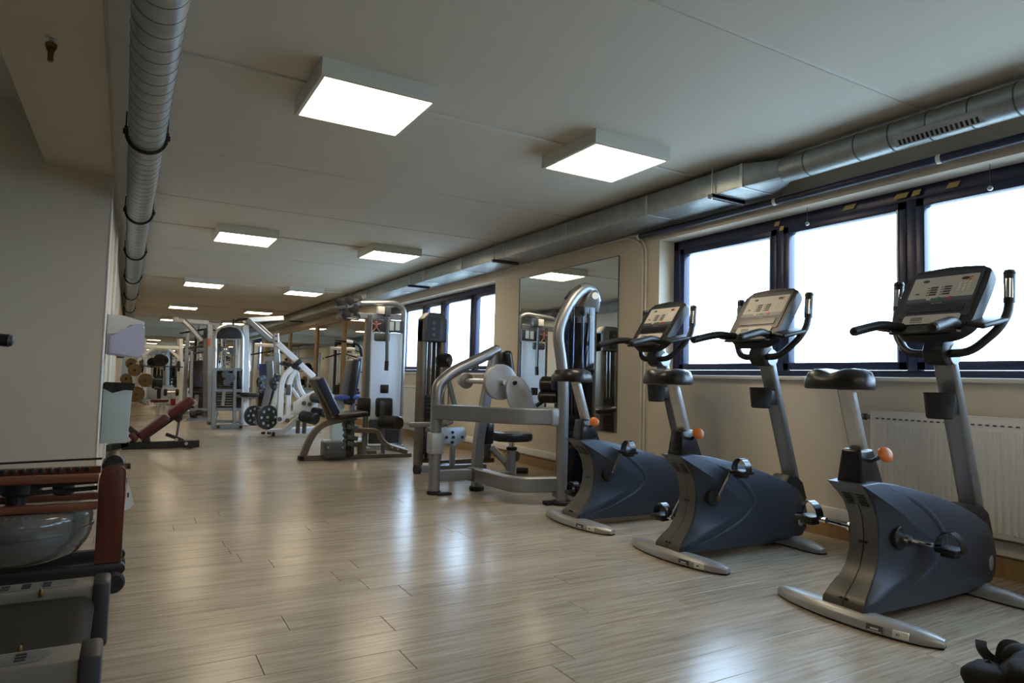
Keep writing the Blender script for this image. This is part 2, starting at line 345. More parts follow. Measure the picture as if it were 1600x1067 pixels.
# ---- ceiling lamps
def lamp(x, y, label):
    t = thing('ceiling_light', label, 'lamp', (x, y, CZ), 'square ceiling light boxes'); s = .298
    b = B()
    for p, q in (((-s, -s), (s, -s + .02)), ((-s, s - .02), (s, s)), ((-s, -s + .02), (-s + .02, s - .02)), ((s - .02, -s + .02), (s, s - .02))): b.bx((x + p[0], y + p[1], CZ - .088), (x + q[0], y + q[1], CZ))
    b.o('housing', 'lampshell', t)
    B().bx((x - s + .02, y - s + .02, CZ - .084), (x + s - .02, y + s - .02, CZ - .07)).o('diffuser', 'diffuser', t)
RY = [-1.1, 3.437, 7.6, 12.1, 16.8, 21.2]
names = ['behind the camera', 'nearest row', 'second row', 'third row', 'fourth row', 'fifth row']
for y, nm in zip(RY, names):
    for x, sd in ((1.025, 'left'), (2.645, 'right')):
        lamp(x, y, 'square white light box on the ceiling, %s of the %s' % (sd, nm))
for n, y in enumerate(RY):
    b = B(); b.bx((.1, y + .02, CZ - .012), (3.5, y + .045, CZ), .002); struct(b, 'trim_%d' % (n + 10), 'offwhite')
# ---- ducts
t = thing('spiral_duct', 'long galvanised spiral duct hung under the ceiling at the left', 'duct', (0, 8, 2.31))
def dx(y): return .036 - (y - 3) * .0044
r = .096; pts = [(dx(y), y, 2.312) for y in (-2.98, 4, 11.2, 19.5, YE - .02)]
B().tube(pts, r, n=32).o('duct_pipe', 'galv', t, ang=50)
y = -2.9
seam = B()
while y < 11:
    seam.sweep([V((dx(y) + math.cos(a) * (r + .0005), y + .02 * a / PI, 2.312 + math.sin(a) * (r + .0005))) for a in [2 * PI * i / 24 for i in range(24)]], [(.0015, 0), (0, .0018), (-.0015, 0), (0, -.0018)], closed=True)
    y += .125 if y < 7 else .2
seam.o('spiral_seam', 'grey', t, kind='stuff')
for y in (11.0, 12.1): B().cyl((dx(y), y - .06, 2.312), (dx(y), y + .06, 2.312), r + .008, n=32).o('duct_collar', 'galv', t)
for y in (4.44, 6.65, 8.9, 11.4, 14.1, 17.3, 21.): 
    ring = B(); ring.sweep([V((dx(y) + math.cos(a) * (r + .006), y, 2.312 + math.sin(a) * (r + .006))) for a in [PI + PI * i / 20 for i in range(21)]], [(.006, .012), (-.006, .012), (-.006, -.012), (.006, -.012)])
    for sx in (-1, 1):
        xx = dx(y) + sx * (r + .012); ring.bx((xx - .015, y - .008, 2.30), (xx + .015, y + .008, 2.33)); ring.cyl((xx, y, 2.28), (xx, y, CZ - .007), .004, n=8); ring.cyl((xx, y, 2.335), (xx, y, 2.347), .01, n=6)
    ring.o('duct_strap', 'black', t)
t = thing('rectangular_duct', 'flat rectangular galvanised duct along the right wall', 'duct', (3.65, 8, 2.24))
xl, xr, zb, zt = 3.46, 3.845, 2.243, 2.40
ycut = [3.02, 3.95, 5.05, 6.25, 7.3, 8.5, 9.7, 11, 12.3, 14, 16, 18.5, 21, 23.5, YE]
for a, c in zip(ycut, ycut[1:]):
    q = B(); q.bx((xl, a + .001, zb), (xr, c - .001, zt), .003); q.o('duct_section', 'galv', t)
    q = B()
    for p, s_ in (((xl - .004, zb - .004), (xl + .002, zt)), ((xl, zb - .004), (xr, zb + .002))): q.bx((p[0], a - .012, p[1]), (s_[0], a + .012, s_[1]))
    q.o('duct_flange', 'steel', t)
v0 = [(xl, 3.02, zb), (xr, 3.02, zb), (xr, 3.02, zt), (xl, 3.02, zt)]
q = B(); cxr, czr, rr = 3.62, 2.328, .080; ring = []; n = 24; a_ = []
for i in range(n):
    an = 2 * PI * i / n + PI / 4; cx_, sz_ = math.cos(an), math.sin(an); k = 1 / max(abs(cx_), abs(sz_))
    a_.append(((xl + xr) / 2 + cx_ * k * (xr - xl) / 2, (zb + zt) / 2 + sz_ * k * (zt - zb) / 2)); ring.append((cxr + cx_ * rr, czr + sz_ * rr))
va = [q.bm.verts.new((x, 3.02, z)) for x, z in a_]; vb = [q.bm.verts.new((x, 2.80, z)) for x, z in ring]
for i in range(n): q.bm.faces.new((va[i], va[(i + 1) % n], vb[(i + 1) % n], vb[i]))
q.o('reducer', 'galv', t, ang=14)
for y in (3.25, 6.41, 8.95, 12.2, 17):
    q = B(); q.bx((xl - .045, y - .02, zb - .025), (3.74, y + .02, zb - .004), .002); q.bx((xl - .045, y - .02, zb - .03), (3.74, y - .012, zb)); q.bx((xl - .045, y + .012, zb - .03), (3.74, y + .02, zb)); q.o('hanger_rail', 'grey', t)
    B().cyl((xl - .025, y, zb - .04), (xl - .025, y, CZ), .005, n=8).o('hanger_rod', 'steel', t)
t = thing('round_supply_duct', 'round galvanised duct with slotted grille above the near window', 'duct', (3.62, 1, czr))
B().cyl((cxr, -3, czr), (cxr, 2.797, czr), rr, n=32).o('duct_pipe', 'galv', t)
q = B(); y = -2.8
while y < 2.8: q.lathe((cxr, y - .004, czr), (0, 1, 0), [(rr, 0), (rr + .003, .001), (rr + .003, .007), (rr, .008)], 32); y += .33 if y < 1.4 or y > 2.2 else .2
q.o('spiral_seam', 'grey', t, kind='stuff')
d0 = V((-.78, 0, -.62)); q = B(); q.box(V((cxr, 1.84, czr)) + d0 * (rr - .002), (.012, .44, .07), .002, M((d0, V((0, 1, 0)), d0.cross(V((0, 1, 0))))).transposed()); gr = q.o('grille', 'silverlt', t)
q = B()
for i in range(17):
    q.box(V((cxr, 1.65 + i * .0238, czr)) + d0 * (rr + .004) + V((.0124, 0, -.0156)) * .6, (.004, .011, .03), 0, M((d0, V((0, 1, 0)), d0.cross(V((0, 1, 0))))).transposed())
q.o('slot', 'darkgap', gr)
# blind roller along the near window
t = thing('roller_tube', 'dark blue roller tube with white clips above the near window', 'blind', (3.80, 2, 2.198))
B().cyl((3.80, -1.7, 2.198), (3.80, 4.42, 2.198), .024, n=20).o('tube', 'blind', t)
for y in (4.425, 3.02, 1.95, .6): B().cyl((3.80, y - .012, 2.198), (3.80, y + .012, 2.198), .027, n=20).bx((3.80, y - .01, 2.19), (WX, y + .01, 2.206)).o('clip', 'white', t)
for k, (y, L) in enumerate(((2.86, .1), (1.76, .12))):
    t = thing('pull_ball', 'small clear ball on a thin wire before the ' + ('middle pane' if k == 0 else 'right pane') + ' of the near window', 'hook', (WX + .06, y, 2.142 - L))
    B().cyl((WX + .06, y, 2.142 - L), (WX + .06, y, 2.142), .002, n=6).o('wire', 'grey', t)
    B().lathe((WX + .06, y, 2.13 - L), (0, 0, 1), [(0, -.014), (.01, -.010), (.014, 0), (.01, .010), (0, .014)], 14).o('ball', 'silverlt', t)
# pipes on the wall right of the mirror
for k, (y, lab) in enumerate(((4.385, 'nearer'), (4.425, 'farther'))):
    b = B(); b.tube([(WX - .014, y, 0.185), (WX - .014, y, 2.10 + .04 * k), (WX - .014, y + .1 + .1 * k, 2.235), (WX - .014, 5.0 + .4 * k, 2.237)], .0115, rnd=.12, n=10)
    t = b.o('wall_pipe', 'offwhite'); t['label'] = 'cream painted conduit on the right wall beside the mirror, the %s of the pair' % lab; t['category'] = 'pipe'
    for z in (.62, 1.72): B().cyl((WX - .014, y, z - .012 + .08 * k), (WX - .014, y, z + .012 + .08 * k), .013, n=12).bx((WX - .014, y - .006, z + .08 * k - .006), (WX, y + .006, z + .08 * k + .006)).o('pipe_clip', 'wall', t)
# radiator
def radiator(label, ya, yb):
    t = thing('radiator', label, 'radiator', (3.79, (ya + yb) / 2, .2), 'white panel radiators')
    b = B(); b.bx((3.80, ya, .215), (3.84, yb, .79), .004); b.o('back_panel', 'radiator', t)
    b = B(); b.bx((3.745, ya, .21), (3.765, yb, .80), .006); b.o('front_panel', 'radiator', t)
    b = B(); y = ya + .03
    while y < yb - .02: b.box((3.744, y, .485), (.009, .02, .50), .004, seg=1); y += .0333
    b.o('ribs', 'radiator', t)
    b = B(); b.bx((3.745, ya, .795), (3.84, yb, .803), .002); b.o('top_grille', 'radiator', t)
    b = B(); y = ya + .045
    while y < yb - .02: b.box((3.7445, y, .762), (.006, .016, .008)); y += .0333
    b.o('top_slots', 'grey', t)
    B().cyl((3.79, yb, .765), (3.79, yb + .05, .765), .012, n=12).cyl((3.79, yb + .05, .765), (3.79, yb + .115, .765), .02, .016, n=14).o('valve', 'grey', t)
    b = B(); b.tube([(3.81, yb + .02, .25), (3.81, yb + .02, .19)], .009, n=8); b.o('feed_pipe', 'radiator', t)
    for y in (ya + .3, yb - .3): B().bx((3.835, y - .02, .3), (WX, y + .02, .7)).o('bracket', 'radiator', t)
radiator('white panel radiator under the near window behind the bikes', -.2, 2.32)
radiator('white panel radiator under the far window behind the dark stack tower', 8.4, 10.9)
# ================================================================ UPRIGHT BIKES  (local x = riding direction, y = rider's left)
def bike(label, loc, crank_deg, tag):
    t = thing('exercise_bike', label, 'exercise bike', (0, 0, 0), 'upright exercise bikes by the window')
    # shell: outline (x, z, half width)
    ol = [(-.062, .548, .078), (-.02, .515, .074), (.03, .462, .068), (.058, .405, .065), (.070, .335, .063), (.064, .265, .064), (.042, .20, .068), (.0, .147, .074), (-.045, .108, .084), (-.072, .078, .092), (-.074, .045, .094),
          (.1, .043, .10), (.35, .041, .105), (.60, .042, .105), (.80, .046, .098), (.915, .055, .088), (.962, .09, .082), (.975, .17, .082), (.945, .25, .084), (.885, .32, .088), (.78, .368, .092), (.66, .412, .096), (.53, .452, .098), (.40, .486, .098), (.26, .518, .096), (.14, .542, .092), (.04, .555, .085)]
    b = B(); bm = b.bm; n = len(ol); cx, cz = .42, .27
    def ringv(k, wf, sg): return [bm.verts.new((cx + (x - cx) * k, sg * wf(w_), cz + (z - cz) * k)) for x, z, w_ in ol]
    sides = []
    for sg in (-1, 1):
        r0 = ringv(1, lambda q: q - .006, sg); r1 = ringv(.985, lambda q: q, sg); r2 = ringv(.86, lambda q: q + .014, sg); r3 = ringv(.55, lambda q: .118, sg); c = bm.verts.new((cx, sg * .12, cz))
        for p, q in ((r0, r1), (r1, r2), (r2, r3)):
            for i in range(n): bm.faces.new((p[i], p[(i + 1) % n], q[(i + 1) % n], q[i]))
        for i in range(n): bm.faces.new((r3[i], r3[(i + 1) % n], c))
        sides.append(r0)
    for i in range(n): bm.faces.new((sides[0][i], sides[0][(i + 1) % n], sides[1][(i + 1) % n], sides[1][i]))
    sh = b.o('shell', 'shell', t, 28)
    # rear cowl: inset strip down the hollow back, lamp light painted in as lighter grey, with a centre seam and louvres
    rear = ol[:11]; b = B(); vs_ = []
    for x, z, w_ in rear: vs_.append([b.bm.verts.new((x - .003, y, z)) for y in (-(w_ - .004), -w_ * .5, -.002, .002, w_ * .5, w_ - .004)])
    for p, q in zip(vs_, vs_[1:]):
        for j in range(5):
            if j != 2: b.bm.faces.new((p[j], p[j + 1], q[j + 1], q[j]))
    cw = b.o('rear_cowl', 'shell_lit', t, 50)
    b = B()
    for i in range(5):
        k = .25 + i * .16; p = V((-.02 + k * .06, 0, .515 - k * .068)); 
        for sy in (-1, 1): b.box(p + V((-.004, sy * .03, 0)), (.004, .036, .005), 0, (0, -.7, 0))
    b.o('louvre', 'black', cw)
    b = B()
    for z, x in ((.30, .067), (.09, -.064)):
        for sy in (-1, 1): b.cyl((x - .002, sy * .012, z), (x - .008, sy * .012, z), .006, n=10)
    b.o('screw', 'black', cw)
    # raised swoosh panel, emblem, screws on both flanks
    sw = fillet([(.10, .527, 0), (.26, .468, 0), (.40, .375, 0), (.475, .285, 0), (.40, .205, 0), (.24, .135, 0), (.03, .085, 0)], .10, 7)
    tr = BVHTree.FromPolygons([v.co.copy() for v in sh.data.vertices], [tuple(p.vertices) for p in sh.data.polygons])
    for sg in (-1, 1):
        rp = []
        for p in sw:
            hit = tr.ray_cast(V((p.x, sg * .3, p.y)), V((0, -sg, 0)))[0]
            if hit: rp.append(hit)
        nn_ = len(rp); b = B(); b.sweep(rp, [(.016, 0), (.008, .0032), (0, .0045), (-.008, .0032), (-.016, 0), (0, -.003)], up=(0, sg, 0), scl=[max(.25, min(1, i / 4, (nn_ - 1 - i) / 4)) for i in range(nn_)]); b.o('swoosh_ridge', 'shell', t, 60)
        em = B(); ye = tr.ray_cast(V((.89, sg * .3, .145)), V((0, -sg, 0)))[0].y * sg; em.lathe((.885, sg * (ye - .008), .145), (.22, sg, 0), [(.033, 0), (.033, .010), (.029, .012)], 24); em.o('emblem', 'silverlt', t)
        s_ = B()
        for x, z in ((.18, .075), (.56, .07)): s_.cyl((x, sg * .108, z), (x, sg * .113, z), .006, n=8)
        s_.o('screw', 'black', t)
        ysf = tr.ray_cast(V((.175, sg * .3, .327)), V((0, -sg, 0)))[0].y * sg
        B().cyl((.165, sg * (ysf - .03), .327), (.165, sg * (ysf + .003), .327), .048, n=26, bev=.003).o('crank_recess', 'black', t)
        # crank arm, pedal and toe strap
        a = math.radians(crank_deg + (180 if sg > 0 else 0)); d = V((math.cos(a), 0, math.sin(a))); hub = V((.165, sg * (ysf + .012), .327)); end = hub + d * .17 + V((0, sg * .022, 0))
        cr = B(); cr.cyl(hub - V((0, sg * .012, 0)), hub + V((0, sg * .022, 0)), .017, n=16); cr.tube([hub + V((0, sg * .012, 0)), hub + d * .06 + V((0, sg * .014, 0)), end], .0085, n=10); cr.cyl(end - V((0, sg * .01, 0)), end + V((0, sg * .02, 0)), .012, n=12)
        co_ = cr.o('crank_arm', 'chrome', t)
        pc = end + V((0, sg * .07, -.002)); pd = B(); pd.box(pc, (.10, .085, .022), .007); pd.box(pc + V((0, 0, -.018)), (.055, .06, .02), .006)
        pe = pd.o('pedal', 'black', t)
        st = B(); arc = [pc + V((math.cos(PI * i / 14) * -.0 , math.cos(PI * i / 14) * .05, math.sin(PI * i / 14) * .068 + .004)) for i in range(15)]
        st.sweep(arc, [(.0018, .022), (-.0018, .022), (-.0018, -.022), (.0018, -.022)], up=(1, 0, 0)); st.o('toe_strap', 'blackgloss', pe)
    # feet: bowed cast bars with tapering round ends
    for k, (x0, L, bow) in enumerate(((-.045, .345, .06), (.83, .30, -.02))):
        path = []; sc = []
        for i in range(25):
            s_ = -1 + 2 * i / 24; path.append(V((x0 + bow * s_ * s_ - (.0 if k else .01), s_ * L, .026 - .008 * s_ * s_))); sc.append((1 - abs(s_) ** 9 * .45) * (1 - .22 * s_ * s_))
        f = B(); f.sweep(path, [(.058, -.016), (.055, .010), (.036, .030), (0, .036), (-.036, .030), (-.055, .010), (-.058, -.016), (-.05, -.022), (.05, -.022)], scl=sc)
        bmesh.ops.translate(f.bm, vec=(0, 0, 0), verts=f.bm.verts)
        for v in f.bm.verts: v.co.z = max(v.co.z, .004)
        ft = f.o('rear_foot' if k == 0 else 'front_foot', 'foot', t, 45)
        g = B(); g.sweep([p + V((0, 0, -p.z + .004)) for p in path], [(.05, .004), (-.05, .004), (-.05, -.004), (.05, -.004)], scl=sc); g.o('rubber_strip', 'rubber', ft)
        if k == 0:
            def onbar(s_): return V((x0 + bow * s_ * s_ - .01 - .0585 * (1 - .22 * s_ * s_), s_ * L, .024))
            for s_, nm, m_, wd in ((-.42, 'serial_plate', 'grey', .06), (-.67, 'number_label', 'paper', .055)):
                p = onbar(s_); tx = V((2 * bow * s_, L, 0)).normalized(); up = V((.10, 0, .995)); nz = tx.cross(up).normalized()
                ux = -tx; uy = (up - ux * up.dot(ux)).normalized(); nn = ux.cross(uy); pos = p + V((.0045, 0, .0))
                pl = B(); pl.box(pos, (wd, .026, .014), .001, M((ux, uy, nn)).transposed()); po = pl.o(nm, m_, ft)
                if nm == 'number_label' and tag: text(tag, .014, pos + nn * .0074 + ux * -.008, ux, uy, 'number_text', 'print', po)
                elif nm == 'number_label': B().box(pos + nn * .0074 - ux * .006, (.012, .007, .001), 0, M((ux, uy, nn)).transposed()).o('number_text', 'grey', po)
                else: B().box(pos + nn * .0074, (.03, .006, .001), 0, M((ux, uy, nn)).transposed()).box(pos + nn * .0074 - uy * .009, (.052, .003, .001), 0, M((ux, uy, nn)).transposed()).o('plate_text', 'paper', po)
    # seat post shroud, post, knob, saddle
    b = B(); lo = [(-.035, -.058), (.125, -.055), (.125, .055), (-.035, .058)]; hi = [(-.022, -.042), (.075, -.040), (.075, .040), (-.022, .042)]
    vl = [b.bm.verts.new((x, y, .535)) for x, y in lo]; vh = [b.bm.verts.new((x, y, .683)) for x, y in hi]
    b.bm.faces.new(vl[::-1]); b.bm.faces.new(vh)
    for i in range(4): b.bm.faces.new((vl[i], vl[(i + 1) % 4], vh[(i + 1) % 4], vh[i]))
    bmesh.ops.bevel(b.bm, geom=list(b.bm.edges), offset=.012, segments=3, profile=.5, affect='EDGES'); b.o('post_shroud', 'blackgloss', t)
    b = B(); b.sweep([(.042, 0, .66), (-.05, 0, .93)], rrect(.05, .066, .018), up=(0, 1, 0)); b.o('seat_post', 'steel', t)
    k0 = V((.05, -.045, .635)); k1 = V((.02, -.115, .668)); b = B(); b.cyl(k0, k1, .009, n=12); kr = b.o('adjust_rod', 'chrome', t)
    B().lathe(k1, k1 - k0, [(.008, -.004), (.022, .0), (.031, .006), (.031, .012), (.02, .018), (0, .02)], 20).o('adjust_knob', 'orange', kr)
    # saddle: closed mound, two rear humps, dip in the middle, short nose
    b = B(); N_ = 40; rings = []
    def plan(a, k):
        c, s_ = math.cos(a), math.sin(a); x = (.115 if c < 0 else .145) * math.copysign(abs(c) ** .75, c); y = .140 * math.copysign(abs(s_) ** .8, s_)
        y *= 1 - .55 * max(0, (x + .01) / .155) ** 1.1
        return -.075 + x * k, y * k
    for k, z in ((.93, .924), (1.0, .927), (1.02, .94), (.985, .968), (.90, .987), (.72, .998), (.45, 1.001), (.2, 1.0)):
        rg = []
        for i in range(N_):
            x, y = plan(2 * PI * i / N_, k); zz = z
            if z > .97: zz += .009 * math.exp(-((abs(y) - .075) / .05) ** 2) - .011 * math.exp(-(y / .035) ** 2) * (1 if x < .03 else .4) 
            rg.append(b.bm.verts.new((x, y, zz)))
        rings.append(rg)
    for p, q in zip(rings, rings[1:]):
        for i in range(N_): b.bm.faces.new((p[i], p[(i + 1) % N_], q[(i + 1) % N_], q[i]))
    b.bm.faces.new(rings[0][::-1]); b.bm.faces.new(rings[-1]); b.o('saddle', 'vinyl', t, 60)
    # front mast with shroud, cup holder
    b = B(); b.sweep([(.935, 0, .34), (.668, 0, 1.175)], rrect(.052, .098, .02), up=(0, 1, 0)); b.o('mast', 'silver', t)
    b = B(); b.prism([(.78, .35), (.835, .405), (.90, .40), (.96, .36), (1.0, .255), (.94, .22), (.8, .3)], (0, 0, 0), (1, 0, 0), (0, 0, 1), .125, .02); b.o('mast_shroud', 'black', t)
    b = B(); cz_ = .862; cc = (.650, 0, .80)
    b.lathe(cc, (0, 0, 1), [(0.0, .0), (.048, .0), (.055, .008), (.064, .116), (.067, .121), (.061, .121), (.052, .012), (0, .010)], 28); b.bx((.69, -.035, .82), (.765, .035, .905), .006); b.o('cup_holder', 'black', t)
    # clamp hub and handlebars
    b = B(); b.lathe((.655, -.05, 1.108), (0, 1, 0), [(.05, 0), (.062, .008), (.062, .092), (.05, .1)], 28); hb = b.o('clamp_hub', 'black', t)
    for sg in (-1, 1):
        b = B(); b.lathe((.685, sg * .052, 1.098), (0, sg, 0), [(.048, 0), (.046, .003), (.0, .004)], 24); b.o('hub_cap', 'silverlt', hb)
        b = B(); b.tube([(.645, sg * .03, 1.100), (.635, sg * .14, 1.102), (.695, sg * .225, 1.205), (.735, sg * .245, 1.275), (.75, sg * .245, 1.34)], .019, rnd=.06, n=12); b.o('handlebar', 'black', t)
        g = B(); g.tube([(.748, sg * .245, 1.325), (.757, sg * .244, 1.452)], .0225, n=14); g.lathe((.757, sg * .244, 1.45), (.07, 0, 1), [(.0225, 0), (.025, .006), (.02, .02), (0, .025)], 14); gp = g.o('upright_grip', 'black', t)
        B().tube([(.744, sg * .245, 1.345), (.751, sg * .244, 1.43)], .0205, n=12).o('pulse_sensor', 'chrome', gp)
        g = B(); g.tube([(.275, sg * .172, 1.19), (.38, sg * .166, 1.215), (.46, sg * .15, 1.232), (.58, sg * .12, 1.222)], .022, rnd=.06, n=12); g.lathe((.277, sg * .172, 1.19), (-1, 0, -.22), [(.022, -.002), (.019, .012), (0, .019)], 12); gr_ = g.o('lower_grip', 'black', t)
        B().tube([(.31, sg * .170, 1.205), (.385, sg * .165, 1.222)], .0165, n=10).o('pulse_sensor', 'chrome', gr_)
        g = B(); g.pad((.55, sg * .195, 1.215), (.73, sg * .215, 1.255), .085, .026, (0, 1, .2), .012); g.o('arm_pad', 'black', t)
    # console
    o0 = V((.535, 0, 1.195)); vv = V((.213, 0, .305)).normalized(); uu = V((0, -1, 0)); nn = uu.cross(vv)   # nn faces the rider
    if nn.x > 0: nn = -nn
    H = .385
    out = fillet([(0, -.016, 0), (.12, -.010, 0), (.178, .045, 0), (.186, .26, 0), (.182, H - .01, 0), (.09, H + .006, 0), (0, H + .012, 0)], .035, 5)
    poly = [(p.x, p.y) for p in out] + [(-p.x, p.y) for p in out[-2:0:-1]]
    b = B(); b.prism(poly, o0 - nn * .034, uu, vv, .058, .014, 3); cs = b.o('console', 'black', t, 40)
    def face(x, y, wd, ht, nm, m_, par, h_=.001, rr_=0, up=.0015):
        p = B(); p.prism(rrect(wd, ht, rr_, 3) if rr_ else [(-wd / 2, -ht / 2), (wd / 2, -ht / 2), (wd / 2, ht / 2), (-wd / 2, ht / 2)], o0 + uu * x + vv * y - nn * .005 + nn * up, uu, vv, h_); return p.o(nm, m_, par)
    face(0, .225, .315, .275, 'bezel', 'capgrey', cs, .004, .01)
    ov = face(0, .270, .288, .132, 'overlay', 'overlay', cs, .003, .006, .003)
    face(0, .192, .288, .024, 'button_bar', 'grey', cs, .003, .004, .003)
    for x, m_ in ((-.045, 'overlay'), (.0, 'green'), (.05, 'red')): face(x, .199, .021, .015, 'button', m_, cs, .004, .006, .004)
    p = B()
    def mark(x, y, wd, ht): p.prism([(-wd / 2, -ht / 2), (wd / 2, -ht / 2), (wd / 2, ht / 2), (-wd / 2, ht / 2)], o0 + uu * x + vv * y + nn * .0002, uu, vv, .001)
    for x in (-.035, .025):
        for i in range(4): mark(x, .225 + i * .0145, .032, .009); mark(x - .024, .224 + i * .0145, .008, .004)
    p.prism([(math.cos(a) * .015, math.sin(a) * .008) for a in [2 * PI * i / 14 for i in range(14)]], o0 - uu * .085 + vv * .312 + nn * .0002, uu, vv, .001)
    p.prism([(math.cos(a) * .017, math.sin(a) * .009) for a in [2 * PI * i / 14 for i in range(14)]], o0 + uu * .088 + vv * .312 + nn * .0002, uu, vv, .001)
    mark(-.105, .235, .018, .007)
    p.o('key_print', 'print', ov, kind='stuff')
    p = B()
    for i in range(4):
        for j in range(3):
            q0 = o0 + uu * (.075 + j * .02) + vv * (.238 + i * .0155) + nn * .0004
            p.lathe(q0, nn, [(.0068, 0), (.0066, .0008), (.0052, .0008)], 10)
    p.o('number_pad', 'offwhite', ov)
    p = B()
    for x, y in ((.112, .317), (.108, .303)): p.prism([(math.cos(a) * .008, math.sin(a) * .005) for a in [2 * PI * i / 12 for i in range(12)]], o0 + uu * x + vv * y + nn * .0012, uu, vv, .001)
    p.o('orange_print', 'orangeprint', ov)
    text('M A T R I X', .0095, o0 + vv * .170 + nn * .0006, uu, vv, 'console_lettering', 'silverlt', cs)
    face(0, .138, .25, .042, 'reading_slot', 'blackgloss', cs, .006, .006, .004)
    lp = face(-.0, .075, .25, .052, 'lower_panel', 'overlay', cs, .003, .012, .004)
    p = B()
    for i in range(7): mark(-.085 + i * .0075, .078, .0045, .022)
    mark(-.062, .06, .055, .004); p.o('panel_print', 'print', lp, kind='stuff')
    p = B(); p.bx((.50, -.15, 1.186), (.545, .15, 1.20), .006); p.o('book_ledge', 'black', cs)
    t.location = loc
    return t
bike('nearest of the three dark exercise bikes, crank pointing forward, before the radiator', (2.60, 1.68, 0), -14, '#1')
bike('middle of the three dark exercise bikes, crank raised, between the nearest and farthest bike', (2.60, 2.68, 0), 58, '')
bike('farthest of the three dark exercise bikes, beside the silver weight machine', (2.60, 3.58, 0), 66, '')
# ================================================================ SILVER SEATED MACHINE (next to the far bike)
def grp(b, *a, **k): return b.o(*a, **k)
def disc(parent, c, ax, r, th, name='weight_plate', m='plate', rim=.18, hole=.12):
    b = B(); ax = V(ax).normalized()
    b.lathe(V(c) - ax * th / 2, ax, [(r * hole, th * .2), (r * hole * 2.2, th * .1), (r * (1 - rim) * .98, th * .25), (r * (1 - rim), 0), (r * .97, 0), (r, th * .1), (r, th * .9), (r * .97, th), (r * (1 - rim), th), (r * (1 - rim) * .98, th * .75), (r * hole * 2.2, th * .9), (r * hole, th * .8)], 32)
    return b.o(name, m, parent)
t = thing('seated_weight_machine', 'silver tube-framed seated weight machine with round grey shields beside the farthest bike', 'gym machine', (2.5, 4.7, 0))
LP = V((2.165, 4.95, 0)); MPt = V((2.57, 4.99, 0)); RP = V((2.875, 4.19, 0))
B().tube([LP + V((0, 0, .02)), LP + V((0, 0, .78)), at(684, 601, 4.96), at(706, 581, 4.97), at(738, 566, 4.98), at(778, 546, 5.0)], .046, rnd=.12, n=16).o('arch_tube', 'silver', t)
B().bx(LP + V((-.055, -.055, .32)), LP + V((.055, .055, .49)), .012).o('post_sleeve', 'silverlt', t)
B().cyl(LP, LP + V((0, 0, .03)), .056, n=20, bev=.006).bx(LP + V((.0, -.09, 0)), LP + V((.12, -.03, .02)), .006).o('left_foot', 'rubber', t)
b = B(); b.rtube([MPt + V((0, 0, .03)), at(746, 700, 4.99), at(753, 655, 4.99), at(763, 600, 5.0), at(776, 543, 5.0)], .075, .085, rnd=.2, up=(0, 1, 0)); b.o('pad_post', 'silver', t)
B().cyl(MPt, MPt + V((0, 0, .035)), .062, n=20, bev=.006).o('middle_foot', 'rubber', t)
b = B(); b.tube([RP + V((0, 0, .02)), RP + V((0, 0, .95)), at(871, 520, 4.2), at(882, 488, 4.2), at(898, 462, 4.2), at(914, 449, 4.2), at(927, 455, 4.2), at(931, 472, 4.2)], .044, rnd=.16, n=16); b.o('tower_tube', 'silver', t)
B().cyl(RP, RP + V((0, 0, .03)), .07, n=20, bev=.006).bx(RP + V((-.13, .0, 0)), RP + V((0, .06, .03)), .006).o('right_foot', 'rubber', t)
# beams
u0 = LP + V((.0, -.02, .655)); q_ = ray(806, 757); q_ = V((0, 0, CAMZ)) + q_ * ((.15 - CAMZ) / q_.z); u1 = V((q_.x, q_.y, .655)); u2 = RP + V((-.02, .02, .655))
B().rtube([u0, u1, u2], .07, .12, rnd=.12).o('upper_beam', 'silver', t)
B().box(u2 + V((-.03, .06, 0)), (.10, .18, .135), .02).o('upper_bracket', 'silverlt', t)
l0 = LP + V((0, 0, .145)); l1 = V((2.52, 4.93, .145)); l2 = V((q_.x, q_.y, .147)); l3 = RP + V((0, .02, .15))
B().rtube([l0, l1], .06, .085).o('lower_beam', 'silver', t); B().rtube([l1, l2, l3], .07, .11, rnd=.12).o('lower_rail', 'silver', t)
B().box(l1, (.10, .11, .11), .015, (0, 0, .3)).o('joint_bracket', 'grey', t)
b = B()
for z in (.66, .15):
    for k in (.05, .11): b.cyl(RP + V((-.06, k, z)), RP + V((-.10, k - .01, z)), .011, n=6)
b.o('bolts', 'black', t, kind='stuff')
# round shields on the pivot axle
ax0 = at(729, 595, 5.3); ax1 = ax0 + V((0, -.70, 0)); axd = (ax1 - ax0).normalized()
b = B(); b.cyl(ax0, ax1, .023, n=16); b.o('pivot_axle', 'steel', t)
b = B(); b.lathe(ax0, axd, [(.045, -.10), (.06, -.04), (.06, -.012), (.07, -.01), (.07, .0), (.055, .004), (.03, .006), (.03, .03)], 28); b.o('pivot_hub', 'silverlt', t)
b = B(); b.lathe(ax1 - axd * .08, axd, [(.02, -.02), (.03, -.012), (.128, -.008), (.138, -.03), (.143, -.03), (.143, .014), (.133, .018), (.0, .018)], 40); b.o('round_shield', 'silverlt', t)
oc = at(812, 621, ax1.y - .01); n_ = V((0, -1, 0)); vx = V((.45, 0, -.89)); vx = (vx - n_ * vx.dot(n_)).normalized(); vy = n_.cross(vx)
b = B(); b.prism([(math.cos(a) * .185, math.sin(a) * .11) for a in [2 * PI * i / 36 for i in range(36)]], oc, vx, vy, .02, .006); osd = b.o('oval_shield', 'silverlt', t)
p = oc - vx * .13; B().cyl(p, p + n_ * .03, .016, n=14).o('cap_bolt', 'black', osd)
